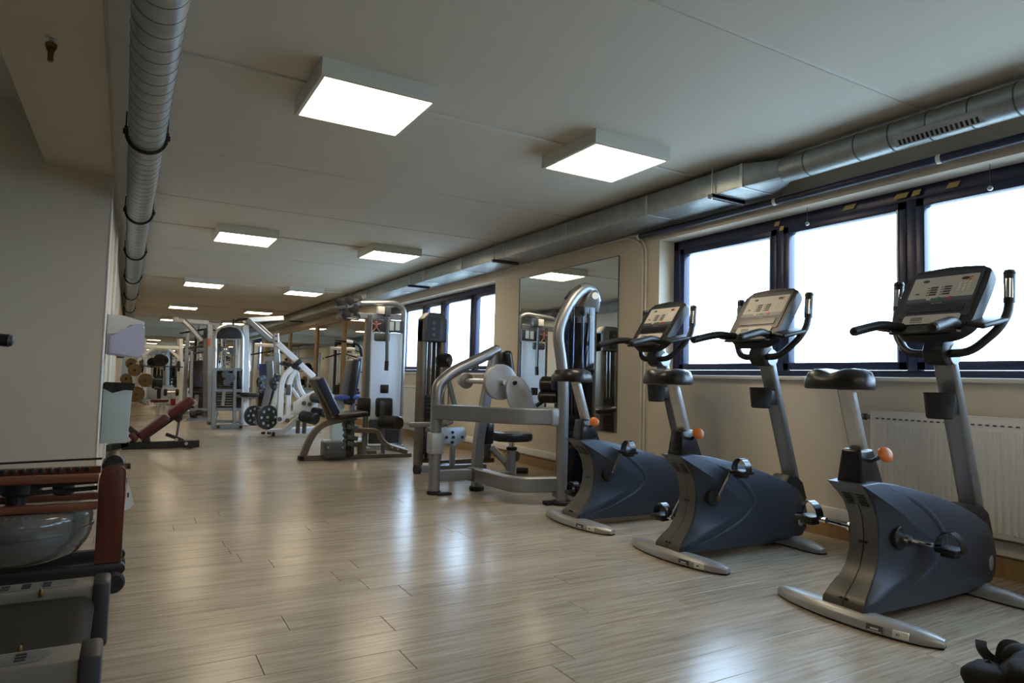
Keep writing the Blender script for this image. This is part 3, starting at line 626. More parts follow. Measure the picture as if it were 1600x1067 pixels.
# pads
bp = B(); bp.pad(at(797, 622, 5.0), at(787, 548, 5.0), .26, .075, (.2, 1, 0), .03); bp.o('backrest', 'vinyl', t)
b = B(); b.box(at(779, 556, 5.0) + V((-.0, -.06, 0)), (.05, .02, .06), .004); b.o('pad_bracket', 'grey', t)
st = at(800, 682, 5.3); b = B(); b.prism(rrect(.34, .30, .09, 6), st, (1, 0, 0), (0, 1, 0), .075, .025, 3); b.o('seat', 'vinyl', t)
b = B(); b.cyl(V((st.x + .0, 5.3, .03)), V((st.x, 5.3, .30)), .04, n=18); b.bx((st.x - .07, 5.22, 0), (st.x + .09, 5.38, .035), .01); b.o('seat_column', 'silver', t)
B().cyl(V((st.x, 5.3, .28)), V((st.x, 5.3, st.z - .02)), .026, n=16).o('seat_tube', 'chrome', t)
B().lathe((st.x, 5.3, .285), (0, 0, 1), [(.045, 0), (.05, .01), (.05, .025), (.035, .03)], 18).o('seat_collar', 'black', t)
b = B(); b.box(at(757, 676, 5.05), (.12, .16, .2), .03); b.o('thigh_block', 'vinyl', t)
B().rtube([(st.x - .02, 5.3, .06), (2.60, 4.98, .10)], .06, .07).o('seat_rail', 'silver', t)
# arm pads near the tower
for k, (u, v) in enumerate(((861, 601), (858, 620))):
    p = at(u, v, 4.42); b = B(); b.cyl(p + V((-.05, .07, 0)), p + V((.06, -.06, .0)), .066 if k == 0 else .05, n=22, bev=.015); b.o('arm_roller', 'vinyl', t)
p = at(869, 597, 4.3); B().box(p, (.07, .06, .13), .02).o('roller_bracket', 'navyvinyl', t)  # navy block: blue reflection by the black arm pads, put into the colour
B().tube([at(838, 634, 4.5), at(850, 626, 4.46), at(866, 622, 4.35)], .016, n=10).o('arm_handle', 'black', t)
# weight tower: smoked shroud, guide rods, stack
tc = V((3.045, 4.26, 0))
b = B()
for z in range(14): b.bx(tc + V((-.11, -.06, .16 + z * .036)), tc + V((.11, .06, .192 + z * .036)), .004)
b.o('weight_stack', 'black', t, kind='stuff')
for k in (-.045, .045): B().cyl(tc + V((k, 0, .12)), tc + V((k, 0, 1.58)), .012, n=14).o('guide_rod', 'chrome', t)
b = B(); arc = [(math.cos(a) * .155, math.sin(a) * .135) for a in [PI * 1.0 + PI * 1.0 * i / 16 for i in range(17)]]
for (x0, y0), (x1, y1) in zip(arc, arc[1:]): b.bm.faces.new([b.bm.verts.new(tc + V(q)) for q in ((x0, y0, .12), (x1, y1, .12), (x1, y1, 1.50), (x0, y0, 1.50))])
bmesh.ops.remove_doubles(b.bm, verts=b.bm.verts, dist=.0005); b.o('shroud', 'smoked', t)
b = B(); arc = arc[::-1]; ar2 = [(-x, -y) for x, y in arc]
for (x0, y0), (x1, y1) in zip(ar2, ar2[1:]): b.bm.faces.new([b.bm.verts.new(tc + V(q)) for q in ((x0, y0, .12), (x1, y1, .12), (x1, y1, 1.40), (x0, y0, 1.40))])
bmesh.ops.remove_doubles(b.bm, verts=b.bm.verts, dist=.0005); b.o('rear_shroud', 'black', t)
b = B(); b.prism(rrect(.30, .26, .06), tc + V((0, 0, .08)), (1, 0, 0), (0, 1, 0), .10, .015); b.o('tower_base', 'silver', t)
hd = at(919, 470, 4.22); b = B(); b.prism([(-.085, -.10), (.07, -.10), (.085, -.02), (.065, .075), (.02, .10), (-.03, .04)], hd, (.96, -.28, 0), (0, 0, 1), .12, .02, 3); hc = b.o('head_cover', 'grey', t)
b = B(); b.lathe(hd + V((.02, -.062, .035)), (-.28, -.96, 0), [(.028, 0), (.028, .008), (.0, .009)], 22); b.o('emblem', 'white', hc)
b = B(); b.lathe(hd + V((0, 0, -.11)), (0, 0, 1), [(.05, 0), (.06, .01), (.06, .03)], 18); b.o('head_collar', 'black', hc)
b = B(); b.prism([(0, 0), (.05, .06), (.12, .12), (.10, .13), (.03, .08), (-.015, .02)], at(885, 470, 4.22), (.96, -.28, 0), (0, 0, 1), .05, .01); b.o('cable_cover', 'black', t)

# ================================================================ MACHINE BEHIND: dark stack tower with silver linkage
t = thing('leg_curl_machine', 'machine with a dark stack tower and a bolted light steel linkage, behind the silver one', 'gym machine', (2.75, 6.2, 0))
Y = 6.35; a0 = at(674, 735, Y); X0 = a0.x
w0, w1 = at(656, 600, Y).x, at(692, 600, Y).x
b = B(); zt_ = at(674, 500, Y).z
b.bx((w0, Y - .03, .02), (w0 + .05, Y + .12, zt_), .01); b.bx((w1 - .05, Y - .03, .02), (w1, Y + .12, zt_), .01); b.bx((w0 + .03, Y + .07, .05), (w1 - .03, Y + .12, zt_), .0); b.o('tower_frame', 'taupe', t)
zz = at(674, 534, Y).z; zh = at(674, 489, Y).z; xm = (w0 + w1) / 2; hw = (w1 - w0) / 2
b = B(); b.prism([(-hw, 0), (hw, 0), (hw, (zh - zz) * .78), (hw * .55, zh - zz), (-hw * .55, zh - zz), (-hw, (zh - zz) * .78)], (xm, Y + .03, zz), (1, 0, 0), (0, 0, 1), .2, .02); tt = b.o('tower_hood', 'grey', t)
b = B(); b.prism(rrect(hw * 1.1, .22, .02), (xm - hw * .2, Y - .073, zz + .14), (1, 0, 0), (0, 0, 1), .006); b.o('hood_plaque', 'black', tt)
b = B()
for k in range(3): b.lathe((xm - hw * .2, Y - .077, zz + .07 + .06 * k), (0, -1, 0), [(.018, 0), (.018, .002), (0, .003)], 14)
b.o('plaque_print', 'grey', tt, kind='stuff')
for k in (-.05, .0, .05): B().cyl((xm + k, Y + .03, .1), (xm + k, Y + .03, zz + .02), .011, n=12).o('guide_rod', 'chrome', t)
b = B()
for i in range(15): b.bx((w0 + .055, Y - .02, .15 + i * .04), (w1 - .055, Y + .065, .186 + i * .04), .003)
b.o('weight_stack', 'black', t, kind='stuff')
b = B(); c = at(694, 563, 5.9); b.cyl(c + V((-.045, .05, 0)), c + V((.045, -.05, 0)), .068, n=24, bev=.015); b.o('leg_roller', 'vinyl', t)
B().rtube([c, at(702, 600, 5.95), at(712, 640, 6.0)], .04, .05, rnd=.1, up=(0, 1, 0)).o('roller_arm', 'silver', t)
pc = at(706, 683, 5.6); b = B(); b.prism([(-.15, -.06), (-.15, .09), (.12, .09), (.15, .03), (.13, -.03), (.02, -.085), (-.05, -.06)], pc, (1, 0, 0), (0, 0, 1), .02, .004); lp = b.o('linkage_plate', 'silverlt', t)
for dx_, dz in ((-.06, .0), (.0, .045), (.01, .0), (.0, -.045), (.10, .0)): B().cyl(pc + V((dx_, -.008, dz)), pc + V((dx_, -.022, dz)), .014, n=6).o('bolt', 'black', lp)
B().rtube([pc + V((.02, .02, -.05)), V((pc.x + .02, 5.62, .06))], .04, .05, up=(0, 1, 0)).o('linkage_post', 'silver', t)
B().rtube([at(655, 733, 5.75), at(757, 729, 5.75)], .08, .06).o('base_beam', 'silver', t)
B().rtube([at(683, 723, 6.1), at(770, 718, 6.1)], .07, .05).o('rear_beam', 'taupe', t)
B().rtube([(X0, Y, .06), (X0 + .02, 5.75, .06)], .07, .06).o('cross_beam', 'silver', t)
b = B(); b.cyl(at(651, 733, 5.75) + V((-.02, 0, 0)), at(656, 733, 5.75), .045, n=16); b.o('end_cap', 'rubber', t)
for k, (p, q) in enumerate(((at(640, 664, 5.9), at(700, 662, 5.7)), (at(668, 672, 5.5), at(705, 659, 5.9)))): B().tube([p, q], .024, n=12).o('pull_bar', 'silver', t)
B().tube([at(697, 600, 5.2), at(686, 630, 5.2)], .014, n=10).o('lever_rod', 'steel', t)
# fixed seat side of it: diagonal and rollers seen below the seat of the front machine
B().rtube([at(768, 700, 6.0), at(790, 722, 5.85), at(800, 738, 5.85)], .06, .05, up=(0, 1, 0)).o('diagonal_strut', 'silver', t)
b = B(); c = at(816, 736, 5.75); b.cyl(c + V((-.05, .03, 0)), c + V((.05, -.03, 0)), .04, n=20, bev=.01); b.o('ankle_roller', 'vinyl', t)
b = B(); c = at(802, 712, 5.8); b.cyl(c + V((-.02, .05, 0)), c + V((.02, -.05, 0)), .05, n=18, bev=.01); b.o('cam_wheel', 'grey', t)
B().box(at(722, 640, 6.1), (.38, .26, .06), .02, (0, .1, 0)).o('lying_pad', 'vinyl', t)
B().box(at(762, 690, 6.05), (.06, .06, .34), .01).o('pad_column', 'grey', t)

# ================================================================ LEG EXTENSION (dark bronze frame)
t = thing('leg_machine', 'low bronze-framed seated leg machine with tilted black backrest in the middle of the row', 'gym machine', (2.2, 7.35, 0))
Y = 7.35; A = lambda u, v, d=0: at(u, v, Y + d)
B().rtube([A(470, 716), A(641, 711)], .08, .055, up=(0, 0, 1)).o('base_rail', 'taupe', t)
B().rtube([A(472, 716), A(482, 690), A(493, 672), A(507, 661), A(530, 656), A(556, 651)], .065, .075, rnd=.12, up=(0, 1, 0)).o('front_leg', 'taupe', t)
B().bx(A(466, 719) - V((0, .05, 0)), A(474, 712) + V((0, .05, 0)), .008).o('foot_cap', 'rubber', t)
B().pad(A(521, 647), A(494, 590), .36, .09, (0, 1, 0), .03).o('backrest', 'navyvinyl', t)
B().pad(A(517, 649), A(489, 592), .34, .03, (0, 1, 0), .01).o('backrest_board', 'vinyl', t)
b = B(); b.pad(A(522, 651), A(568, 645), .36, .06, (0, 1, 0), .022); b.o('seat', 'vinyl', t)
B().rtube([A(515, 658), A(498, 610)], .05, .04, up=(0, 1, 0)).o('backrest_bar', 'taupe', t)
b = B(); b.bx(A(503.5, 714) - V((0, .13, 0)), A(536, 689) + V((0, .1, 0)), .012); hb = b.o('gear_housing', 'grey', t)
b = B(); b.bx(A(503, 705) - V((0, .14, 0)), A(536.5, 703) - V((0, .12, 0)), .002); b.o('housing_band', 'taupe', hb)
for u in (508, 530): B().cyl(A(u, 697) - V((0, .13, 0)), A(u, 697) - V((0, .142, 0)), .012, n=10).o('screw', 'steel', hb)
B().rtube([A(547, 714), A(548, 655)], .07, .09, up=(0, 1, 0)).o('seat_column', 'grey', t)
b = B()
for v in (664, 672, 681, 690, 699, 707): b.cyl(A(543, v) - V((0, .06, 0)), A(543, v) + V((0, .08, 0)), .035 + .008 * (v % 3), n=18, bev=.006)
b.o('cam_rollers', 'black', t, kind='stuff')
for v, d in ((668, -.1), (684, -.08), (694, -.11)): B().box(A(551, v, d), (.12, .04, .05), .008, (0, .2, .1)).o('linkage_block', 'grey', t)
B().rtube([A(563, 714), A(562, 690)], .06, .06, up=(0, 1, 0)).o('rear_post', 'taupe', t)
B().rtube([A(552, 672), A(590, 673, -.05), A(596, 688, -.1), A(606, 697, -.12), A(636, 706, -.15)], .055, .055, rnd=.1, up=(0, 1, 0)).o('swing_arm', 'taupe', t)
b = B()
for u, v in ((613, 699), (622, 701.5)): b.cyl(A(u, v, -.15), A(u, v, -.19), .012, n=8)
b.o('bolts', 'steel', t, kind='stuff')
B().prism(rrect(.05, .24, .024, 4), A(597, 643, -.1), (1, 0, 0), (0, 0, 1), .02, .004).o('lever_plate', 'grey', t)
b = B(); c0, c1 = A(597, 660, -.02), A(624, 661, -.28); b.cyl(c0, c1, .078, n=26, bev=.012); b.o('leg_roller', 'vinyl', t)
for (u0_, v0_, u1_, v1_, d) in ((558, 652, 581, 621, .12), (587.5, 652, 615, 621.5, .1)): B().bx(at(u0_, v0_, Y + d), at(u1_, v1_, Y + d) + V((0, .07, 0)), .03).o('thigh_pad', 'vinyl', t)
B().rtube([A(598, 650, .1), A(598, 713, .0)], .04, .04, up=(0, 1, 0)).o('pad_post', 'grey', t); B().rtube([A(570, 652, .15), A(568, 713, .0)], .04, .04, up=(0, 1, 0)).o('pad_post', 'grey', t)
B().bx(A(575, 714), A(589, 704) + V((0, .1, 0)), .01).o('step_block', 'taupe', t)

# ================================================================ CABLE TOWER with frosted stack guard
t = thing('lat_pulldown_tower', 'tall grey cable tower with frosted white stack guard before the far window', 'gym machine', (2.75, 8.0, 0))
Y = 8.0; A = lambda u, v, d=0: at(u, v, Y + d)
xL = A(573, 600).x; xR = A(627, 600).x; zT = A(600, 477).z
b = B(); b.tube([(xR, Y, .02), (xR, Y, zT - .02), (xR - .12, Y, zT + .04), A(563, 474)], .036, rnd=.18, n=12); b.o('arch_tube', 'silver', t)
B().rtube([(xL, Y, .02), (xL, Y, A(570, 492).z)], .055, .07, up=(0, 1, 0)).o('left_upright', 'grey', t)
B().rtube([A(560, 493), A(626, 496)], .05, .07).o('cross_beam', 'silver', t)
B().rtube([(xL - .1, Y, .045), (xR + .05, Y, .045)], .08, .06).o('base_rail', 'silver', t); B().rtube([(xR - .05, Y - .3, .04), (xR - .05, Y + .3, .04)], .07, .05).o('base_foot', 'silver', t)
B().rtube([(xL, Y - .25, .04), (xL, Y + .3, .04)], .07, .05).o('base_foot', 'silver', t)
b = B(); b.bx((xL + .03, Y - .06, A(600, 656).z), (xR - .03, Y - .05, A(600, 520).z)); b.o('stack_guard', 'frosted', t)
b = B(); b.bx((xL + .03, Y - .065, .1), (xR - .03, Y - .045, A(600, 655).z), .004); b.o('lower_guard', 'capgrey', t)
b = B(); b.bx((xL + .025, Y - .075, A(600, 519.5).z), (xR - .02, Y - .055, A(600, 500.5).z), .004); pl = b.o('placard', 'print', t)
b = B(); q = A(585, 510) - V((0, .076, 0)); b.lathe(q + V((0, 0, .05)), (0, -1, 0), [(.018, 0), (.018, .003), (0, .003)], 12)
b.tube([q + V((0, 0, .03)), q + V((0, 0, -.02))], .016, n=8); b.tube([q + V((-.06, 0, .03)), q + V((0, 0, .015)), q + V((.06, 0, .035))], .009, n=6); b.tube([q + V((-.045, 0, -.07)), q + V((0, 0, -.015)), q + V((.045, 0, -.07))], .011, n=6); b.o('muscle_figure', 'pink', pl)
b = B()
for u in (609, 618): 
    q = A(u, 510) - V((0, .076, 0)); b.box(q, (.055, .004, .11))
b.o('instruction_panel', 'binblue', pl)
for k in (-.06, .06): B().cyl(((xL + xR) / 2 + k, Y + .02, .1), ((xL + xR) / 2 + k, Y + .02, A(600, 497).z), .011, n=10).o('guide_rod', 'chrome', t)
b = B()
for i in range(14): b.bx(((xL + xR) / 2 - .12, Y - .035, .12 + i * .036), ((xL + xR) / 2 + .12, Y + .06, .152 + i * .036), .003)
b.o('weight_stack', 'black', t, kind='stuff')
B().bx(A(587, 491) - V((0, .09, 0)), A(598, 480) - V((0, .02, 0)), .008).o('pulley_box', 'white', t); B().bx(A(598, 494) - V((0, .08, 0)), A(608, 480) - V((0, .01, 0)), .008).o('pulley_block', 'grey', t)
b = B(); b.tube([A(605.5, 495, -.12), A(604.5, 566, -.12)], .022, n=10); hbv = b.o('hanging_bar', 'grey', t); B().tube([A(604.5, 564, -.12), A(603.5, 579, -.12)], .026, n=12).o('rubber_end', 'rubber', hbv)
B().box(A(597, 527, -.07), (.2, .04, .10), .02).o('stack_lock', 'grey', t)
B().bx(A(591.5, 614) - V((0, .09, 0)), A(604, 601) - V((0, .04, 0)), .01).o('weight_selector', 'black', t)
# pulley head sticking out to the left
B().rtube([A(563, 474), A(536, 480, -.1)], .05, .05).o('head_beam', 'grey', t)
for (u, v, r_, d) in ((558, 468, .06, 0), (546, 470, .055, -.08), (553, 482, .06, -.05), (535, 478, .055, -.1), (541, 492, .05, -.1), (529, 470, .04, -.12), (557, 495, .045, -.04)): 
    b = B(); c = A(u, v, d); b.lathe(c - V((0, .02, 0)), (0, 1, 0), [(.012, -.005), (r_, 0), (r_ * .85, .014), (r_ * .85, .026), (r_, .04), (.012, .045)], 20); b.o('pulley', 'black', t)
b = B()
for (u0_, v0_, u1_, v1_, d) in ((530, 488, 560, 499, -.1), (519, 481, 540, 480, -.15), (528, 470, 560, 469, -.06), (540, 499, 558, 497, -.08), (526, 499, 534, 485, -.12)): b.rtube([A(u0_, v0_, d), A(u1_, v1_, d)], .03, .035)
b.o('pulley_brackets', 'grey', t, kind='stuff')
B().tube([A(541, 497, -.11), A(557, 499, -.11)], .014, n=8).o('chrome_bar', 'chrome', t)

# ================================================================ PRESS MACHINE with black handles (behind the leg machine)
t = thing('shoulder_press_machine', 'press machine with upright black backrest, black handles and blue seat pad', 'gym machine', (2.35, 8.7, 0))
Y = 8.7; A = lambda u, v, d=0: at(u, v, Y + d)
B().pad(A(541, 632), A(552, 562), .36, .10, (0, 1, 0), .03).o('backrest', 'vinyl', t); B().pad(A(547, 630), A(559, 560), .30, .05, (0, 1, 0), .02).o('backrest_shell', 'navyvinyl', t)
B().rtube([A(548, 655), A(554, 600), A(562, 556)], .06, .06, up=(0, 1, 0)).o('back_upright', 'silver', t)
for d in (-.22, .22): B().tube([A(565, 556, d * .5), A(563, 541, d), A(555, 535.5, d), A(524, 530.5, d)], .02, rnd=.06, n=10).o('press_handle', 'black', t); B().tube([A(551, 534.5, d), A(541, 533, d)], .0235, n=10).o('handle_sleeve', 'white', t)
B().pad(A(521, 621), A(557, 620), .36, .06, (0, 1, 0), .02).o('seat', 'bluevinyl', t)
B().rtube([A(526, 688), A(527, 624)], .16, .12, up=(0, 1, 0)).o('seat_column', 'binblue', t)
B().rtube([A(505, 690), A(570, 688)], .08, .05).o('base_rail', 'powder', t)
B().rtube([A(548, 688), A(549, 650)], .07, .07, up=(0, 1, 0)).o('rear_post', 'silver', t)
B().rtube([A(535, 625), A(505, 612, -.1)], .04, .04).o('side_arm', 'powder', t)

# ================================================================ WHITE PLATE-LOADED MACHINE
t = thing('plate_loaded_machine', 'white plate-loaded lever machine with long slanted arms and grey weight plates', 'gym machine', (2.15, 10.0, 0))
Y = 10.0; A = lambda u, v, d=0: at(u, v, Y + d)
b = B(); b.rtube([A(418, 676, .25), A(500, 671, .25)], .16, .10); fb = b.o('base_beam', 'powder', t)
B().bx(A(425.5, 682, .12), A(429, 675, .16)).o('beam_end', 'black', fb)
b = B()
for u in (410, 412.5, 419, 421.5): b.cyl(A(u, 676.5, .17), A(u, 676.5, .20), .02, n=10)
b.o('beam_holes', 'black', fb, kind='stuff')
B().rtube([A(431.5, 521, .3), A(432.5, 584, .3)], .07, .07, up=(0, 1, 0)).o('hole_upright', 'steel', t)
b = B()
for v in (525, 533, 541): b.cyl(A(431.6, v, .26), A(431.6, v, .25), .013, n=10)
b.o('upright_holes', 'black', t, kind='stuff')
B().rtube([A(432, 551, .29), A(433, 584, .29)], .085, .085, up=(0, 1, 0)).o('upright_sleeve', 'silverlt', t)
B().rtube([A(434, 537), A(490, 589)], .085, .07, up=(0, 1, 0)).o('lever_arm', 'powder', t)
B().box(A(465, 567, -.03), (.12, .1, .07), .015, (0, -.75, 0)).o('arm_joint', 'black', t)
B().pad(A(440, 566, .1), A(466, 577, .1), .3, .06, (0, 1, 0), .02).o('chest_pad', 'vinyl', t)
B().rtube([A(437, 660, -.05), A(439, 602, -.05), A(444, 586, -.05), A(456, 575, -.05)], .075, .065, rnd=.2, up=(0, 1, 0)).o('front_upright', 'powder', t)
B().rtube([A(450, 652), A(451, 606), A(454, 590), A(463, 578)], .07, .065, rnd=.2, up=(0, 1, 0)).o('middle_upright', 'powder', t)
B().rtube([A(463, 582, .2), A(469, 612, .2), A(487, 630, .2)], .06, .05, rnd=.15, up=(0, 1, 0)).o('rear_upright', 'powder', t)
B().rtube([A(455, 606, .3), A(467, 624, .3)], .05, .05, up=(0, 1, 0)).o('cross_brace', 'powder', t)
B().box(A(450.5, 609, -.04), (.065, .02, .15), .004).o('data_plate', 'grey', t)
B().rtube([A(438, 657), A(470, 640), A(496, 610)], .08, .07, rnd=.2, up=(0, 1, 0)).o('seat_beam', 'powder', t)
B().rtube([A(444, 673, .15), A(470, 651, .1), A(500, 622)], .08, .07, up=(0, 1, 0)).o('lower_beam', 'powder', t)
B().prism([(-.2, -.12), (.02, -.17), (.14, -.06), (.20, .13), (.10, .2), (-.05, .13), (-.2, .02)], A(480, 631, -.06), (1, 0, 0), (0, 0, 1), .02, .005).o('gusset_plate', 'powder', t)
for u, v in ((475, 630), (484, 631.5), (449, 657), (437, 655)): B().cyl(A(u, v, -.07), A(u, v, -.10), .032, n=14).o('pivot_cap', 'grey', t)
for u0_, v0_, u1_, v1_, r_ in ((490, 621, 505, 623, .075), (490, 642, 508, 646, .06), (472, 650, 494, 655, .085)): B().cyl(A(u0_, v0_, -.05), A(u1_, v1_, -.3), r_, n=22, bev=.015).o('foam_roller', 'vinyl', t)
for u in (466, 476): B().tube([A(u, 657, -.1), A(u - 1, 677, -.1)], .03, n=10).o('plate_peg', 'grey', t)
B().rtube([A(420, 655, .2), A(434, 610, .2), A(437, 590, .25)], .07, .07, up=(0, 1, 0)).o('side_upright', 'powder', t)
B().rtube([A(402, 664, .5), A(416, 628, .5), A(423, 590, .5), A(421, 561, .5)], .09, .08, rnd=.3, up=(0, 1, 0)).o('far_upright', 'silver', t)
B().rtube([A(414, 561, .5), A(430, 560, .45)], .08, .07).o('top_tie', 'silverlt', t)
for u, v, d, r_ in ((418, 652, .05, .175), (396, 649, .6, .15), (433, 598, .2, .115), (411, 597, .7, .105)):
    pl_ = disc(t, A(u, v, d), (.45, -.9, .0), r_, .045)
    B().cyl(A(u, v, d + .08), A(u, v, d - .07), .02, n=12).o('plate_horn', 'chrome', pl_)
    b = B(); ax = V((.45, -.9, 0)).normalized(); x_ = V((.9, .45, 0)).normalized()
    for k in range(8): b.cyl(A(u, v, d) + ax * .023 + (x_ * math.cos(k * PI / 4) + V((0, 0, 1)) * math.sin(k * PI / 4)) * r_ * .66, A(u, v, d) + ax * .026 + (x_ * math.cos(k * PI / 4) + V((0, 0, 1)) * math.sin(k * PI / 4)) * r_ * .66, .02, n=8)
    b.o('plate_slots', 'silverlt' if r_ > .14 else 'grey', pl_, kind='stuff')

# ================================================================ MULTI GYM with arched top
t = thing('multi_gym', 'multi-station gym tower with arched dark header and cables, left of the white machine', 'gym machine', (1.5, 12, 0))
Y = 11.9; A = lambda u, v, d=0: at(u, v, Y + d)
B().tube([A(335, 664), A(336, 525), A(342, 513), A(358, 508.5), A(374, 513), A(379, 525), A(377, 664)], .035, rnd=.25, n=12).o('arch_frame', 'steel', t)
b = B(); pts_ = [A(339, 529), A(377, 529), A(376, 520), A(370, 513), A(358, 511), A(346, 513), A(340, 520)]; o_ = A(358, 520); b.prism([((p - o_).x, (p - o_).z) for p in pts_], o_, (1, 0, 0), (0, 0, 1), .12, .01); b.o('header', 'black', t)
B().rtube([A(384, 664, .05), A(384.5, 508, .05)], .09, .07, up=(0, 1, 0)).o('white_upright', 'powder', t)
for u in (352, 364.5): B().tube([A(u, 529), A(u - .5, 640)], .008, n=6).o('cable', 'grey', t)
for u in (347, 369): B().cyl(A(u, 640, .05), A(u, 528, .05), .018, n=10).o('guide_rod', 'chrome', t)
b = B()
for i in range(15): b.bx(A(339, 637 - i * 3.9, -.02), A(374, 634 - i * 3.9, .2), .004)
b.o('weight_stack', 'black', t, kind='stuff')
B().bx(A(370, 637, -.05), A(377, 577, .15), .01).o('stack_cover', 'blackgloss', t)
for v, nm in ((577, 'upper_rail'), (610, 'middle_rail'), (639, 'lower_rail'), (658, 'bottom_rail')): B().rtube([A(336, v, -.08), A(377, v + .5, -.08)], .05, .05).o(nm, 'silver', t)
B().rtube([A(338, 577, -.1), A(334, 582, -.1), A(333, 669, -.12)], .06, .06, rnd=.1, up=(0, 1, 0)).o('front_post', 'silver', t)
B().rtube([A(367, 577, -.1), A(366, 667, -.12)], .05, .05, up=(0, 1, 0)).o('front_post', 'silver', t)
B().rtube([A(330, 667, -.1), A(378, 666, -.1)], .10, .09).o('base_beam', 'silver', t); B().rtube([A(376, 662, .1), A(408, 661, .1)], .10, .08).o('base_beam', 'silver', t)
for u in (341, 376): B().cyl(A(u, 667, -.15), A(u, 667, -.18), .025, n=12).o('wheel', 'black', t)
B().bx(A(325, 664, .0), A(330, 657, .2), .01).o('base_foot', 'grey', t)
B().rtube([A(350, 612, -.1), A(348, 634, -.1)], .05, .05, up=(0, 1, 0)).o('selector_bar', 'steel', t)
b = B(); b.pad(A(375, 616, -.1), A(403, 617, -.1), .3, .07, (0, 1, 0), .02); b.o('arm_pad', 'vinyl', t); B().rtube([A(366, 618, -.1), A(400, 621, -.05)], .05, .05).o('pad_arm', 'silver', t)
for k, (d, o_) in enumerate(((0, 0), (.35, 3.5))): B().rtube([A(386 + o_ * 2, 499, d), A(422 + o_ * .7, 531 - o_, d)], .085, .075, up=(0, 1, 0)).o('boom_arm', 'silver', t)
b = B(); b.tube([A(364, 504), A(372, 499), A(390, 498.5)], .025, rnd=.1, n=8); b.o('top_handle', 'black', t)
B().bx(A(363, 511, -.03), A(366, 498, .03), .01).o('top_bracket', 'black', t)
b = B()
for (u, v, r_) in ((352, 585, .06), (360, 590, .075), (354, 597, .06), (345, 545, .04), (362, 548, .05)): b.lathe(A(u, v, -.1), (0, -1, 0), [(.01, 0), (r_, .005), (r_ * .8, .02), (r_, .035), (.01, .04)], 16)
b.o('pulleys', 'grey', t, kind='stuff')
B().tube([A(380, 561, .1), A(388, 561, .1), A(390, 570, .1), A(390, 605, .1)], .012, rnd=.06, n=8).o('side_bar', 'chrome', t)
B().rtube([A(383, 500, .1), A(440, 497, .6)], .10, .08).o('top_beam', 'powder', t)

# ================================================================ CABLE CROSSOVER posts
t = thing('cable_crossover', 'tall steel cable crossover post with a slanted top tube, left of the multi gym', 'gym machine', (1.2, 13.9, 0))
Y = 13.9; A = lambda u, v, d=0: at(u, v, Y + d)
B().rtube([A(328.5, 656), A(328, 508)], .11, .10, up=(0, 1, 0)).o('post', 'steel', t); B().rtube([A(320.5, 656, .1), A(322, 516, .1)], .09, .09, up=(0, 1, 0)).o('post', 'silver', t)
B().rtube([A(286.5, 501), A(297, 511), A(315.5, 532)], .10, .10, rnd=.1, up=(0, 1, 0), c=.5).o('slant_tube', 'steel', t)
B().rtube([A(270, 500, .15), A(326, 504, .15)], .085, .085).o('top_beam', 'powder', t); B().bx(A(270, 503, .1), A(279, 496, .25), .01).o('beam_box', 'powder', t)
B().box(A(326.5, 535, -.07), (.05, .01, .14), .002).o('warning_sticker', 'orange', t)
B().rtube([A(291, 656), A(325, 655)], .09, .07).o('base_beam', 'silver', t); B().rtube([A(296, 640), A(325, 640)], .07, .05).o('lower_rail', 'silver', t)
B().bx(A(314, 637, .2), A(321, 583, .35), .01).o('stack_cover', 'black', t)
B().bx(A(318.5, 526, -.08), A(324, 514, -.03), .01).o('pulley_block', 'black', t)
b = B()
for u in (300, 304, 309, 313): b.lathe(A(u, 648 - (u % 2) * 3, -.05), (1, -.4, .2), [(.05, -.03), (.06, 0), (.05, .03)], 12)
dbm = b.o('pulley_wheels', 'black', t, kind='stuff')
B().tube([A(298.5, 620, .3), A(299.5, 548, .3)], .03, n=8).o('bar_post', 'steel', t)
for v in (543, 552): B().tube([A(294, v + 1, .3), A(318, v - 2, .3)], .02, n=8).o('pull_bar', 'grey', t)

# ================================================================ FAR END: power rack, benches, plate tree
t = thing('power_rack', 'white power rack with diagonal braces near the far end', 'rack', (1.0, 22.3, 0))
Y = 22.3; A = lambda u, v, d=0: at(u, v, Y + d)
for u, d in ((283, 0), (279, .9), (218, 0), (226, .9)): B().rtube([A(u, 626 if d == 0 else 622, d), A(u, 529, d)], .10, .09, up=(0, 1, 0)).o('upright', 'powder', t)
B().rtube([A(216, 541), A(284, 543.5)], .10, .10).o('top_beam', 'powder', t)
for d in (0,): 
    B().rtube([A(263, 544), A(283, 563)], .07, .07, up=(0, 1, 0)).o('brace', 'powder', t); B().rtube([A(240, 543), A(222, 557)], .07, .07, up=(0, 1, 0)).o('brace', 'powder', t)
for u in (283, 219): B().rtube([A(u, 541), A(u - 3, 541, .9)], .09, .09).o('side_beam', 'powder', t)
t = thing('barbell', 'black barbell lying in the white rack with dark plates', 'barbell', tuple(at(250, 572, 22.1)))
b = B(); b.cyl(at(214, 571, 22.1), at(286, 573.5, 22.1), .016, n=10); b.o('bar', 'black', t)
for u, r_ in ((222, .19), (219, .17), (279, .16)): disc(t, at(u, 572, 22.1), (1, .1, 0), r_, .05)
for u in (250, 255): disc(t, at(u, 563, 22.9), (.2, -1, 0), .19 if u == 250 else .15, .05, m='black')
t = thing('black_bench', 'black upright bench under the barbell at the far end', 'bench', tuple(at(245, 629, 21.4)))
Y = 21.4; A = lambda u, v, d=0: at(u, v, Y + d)
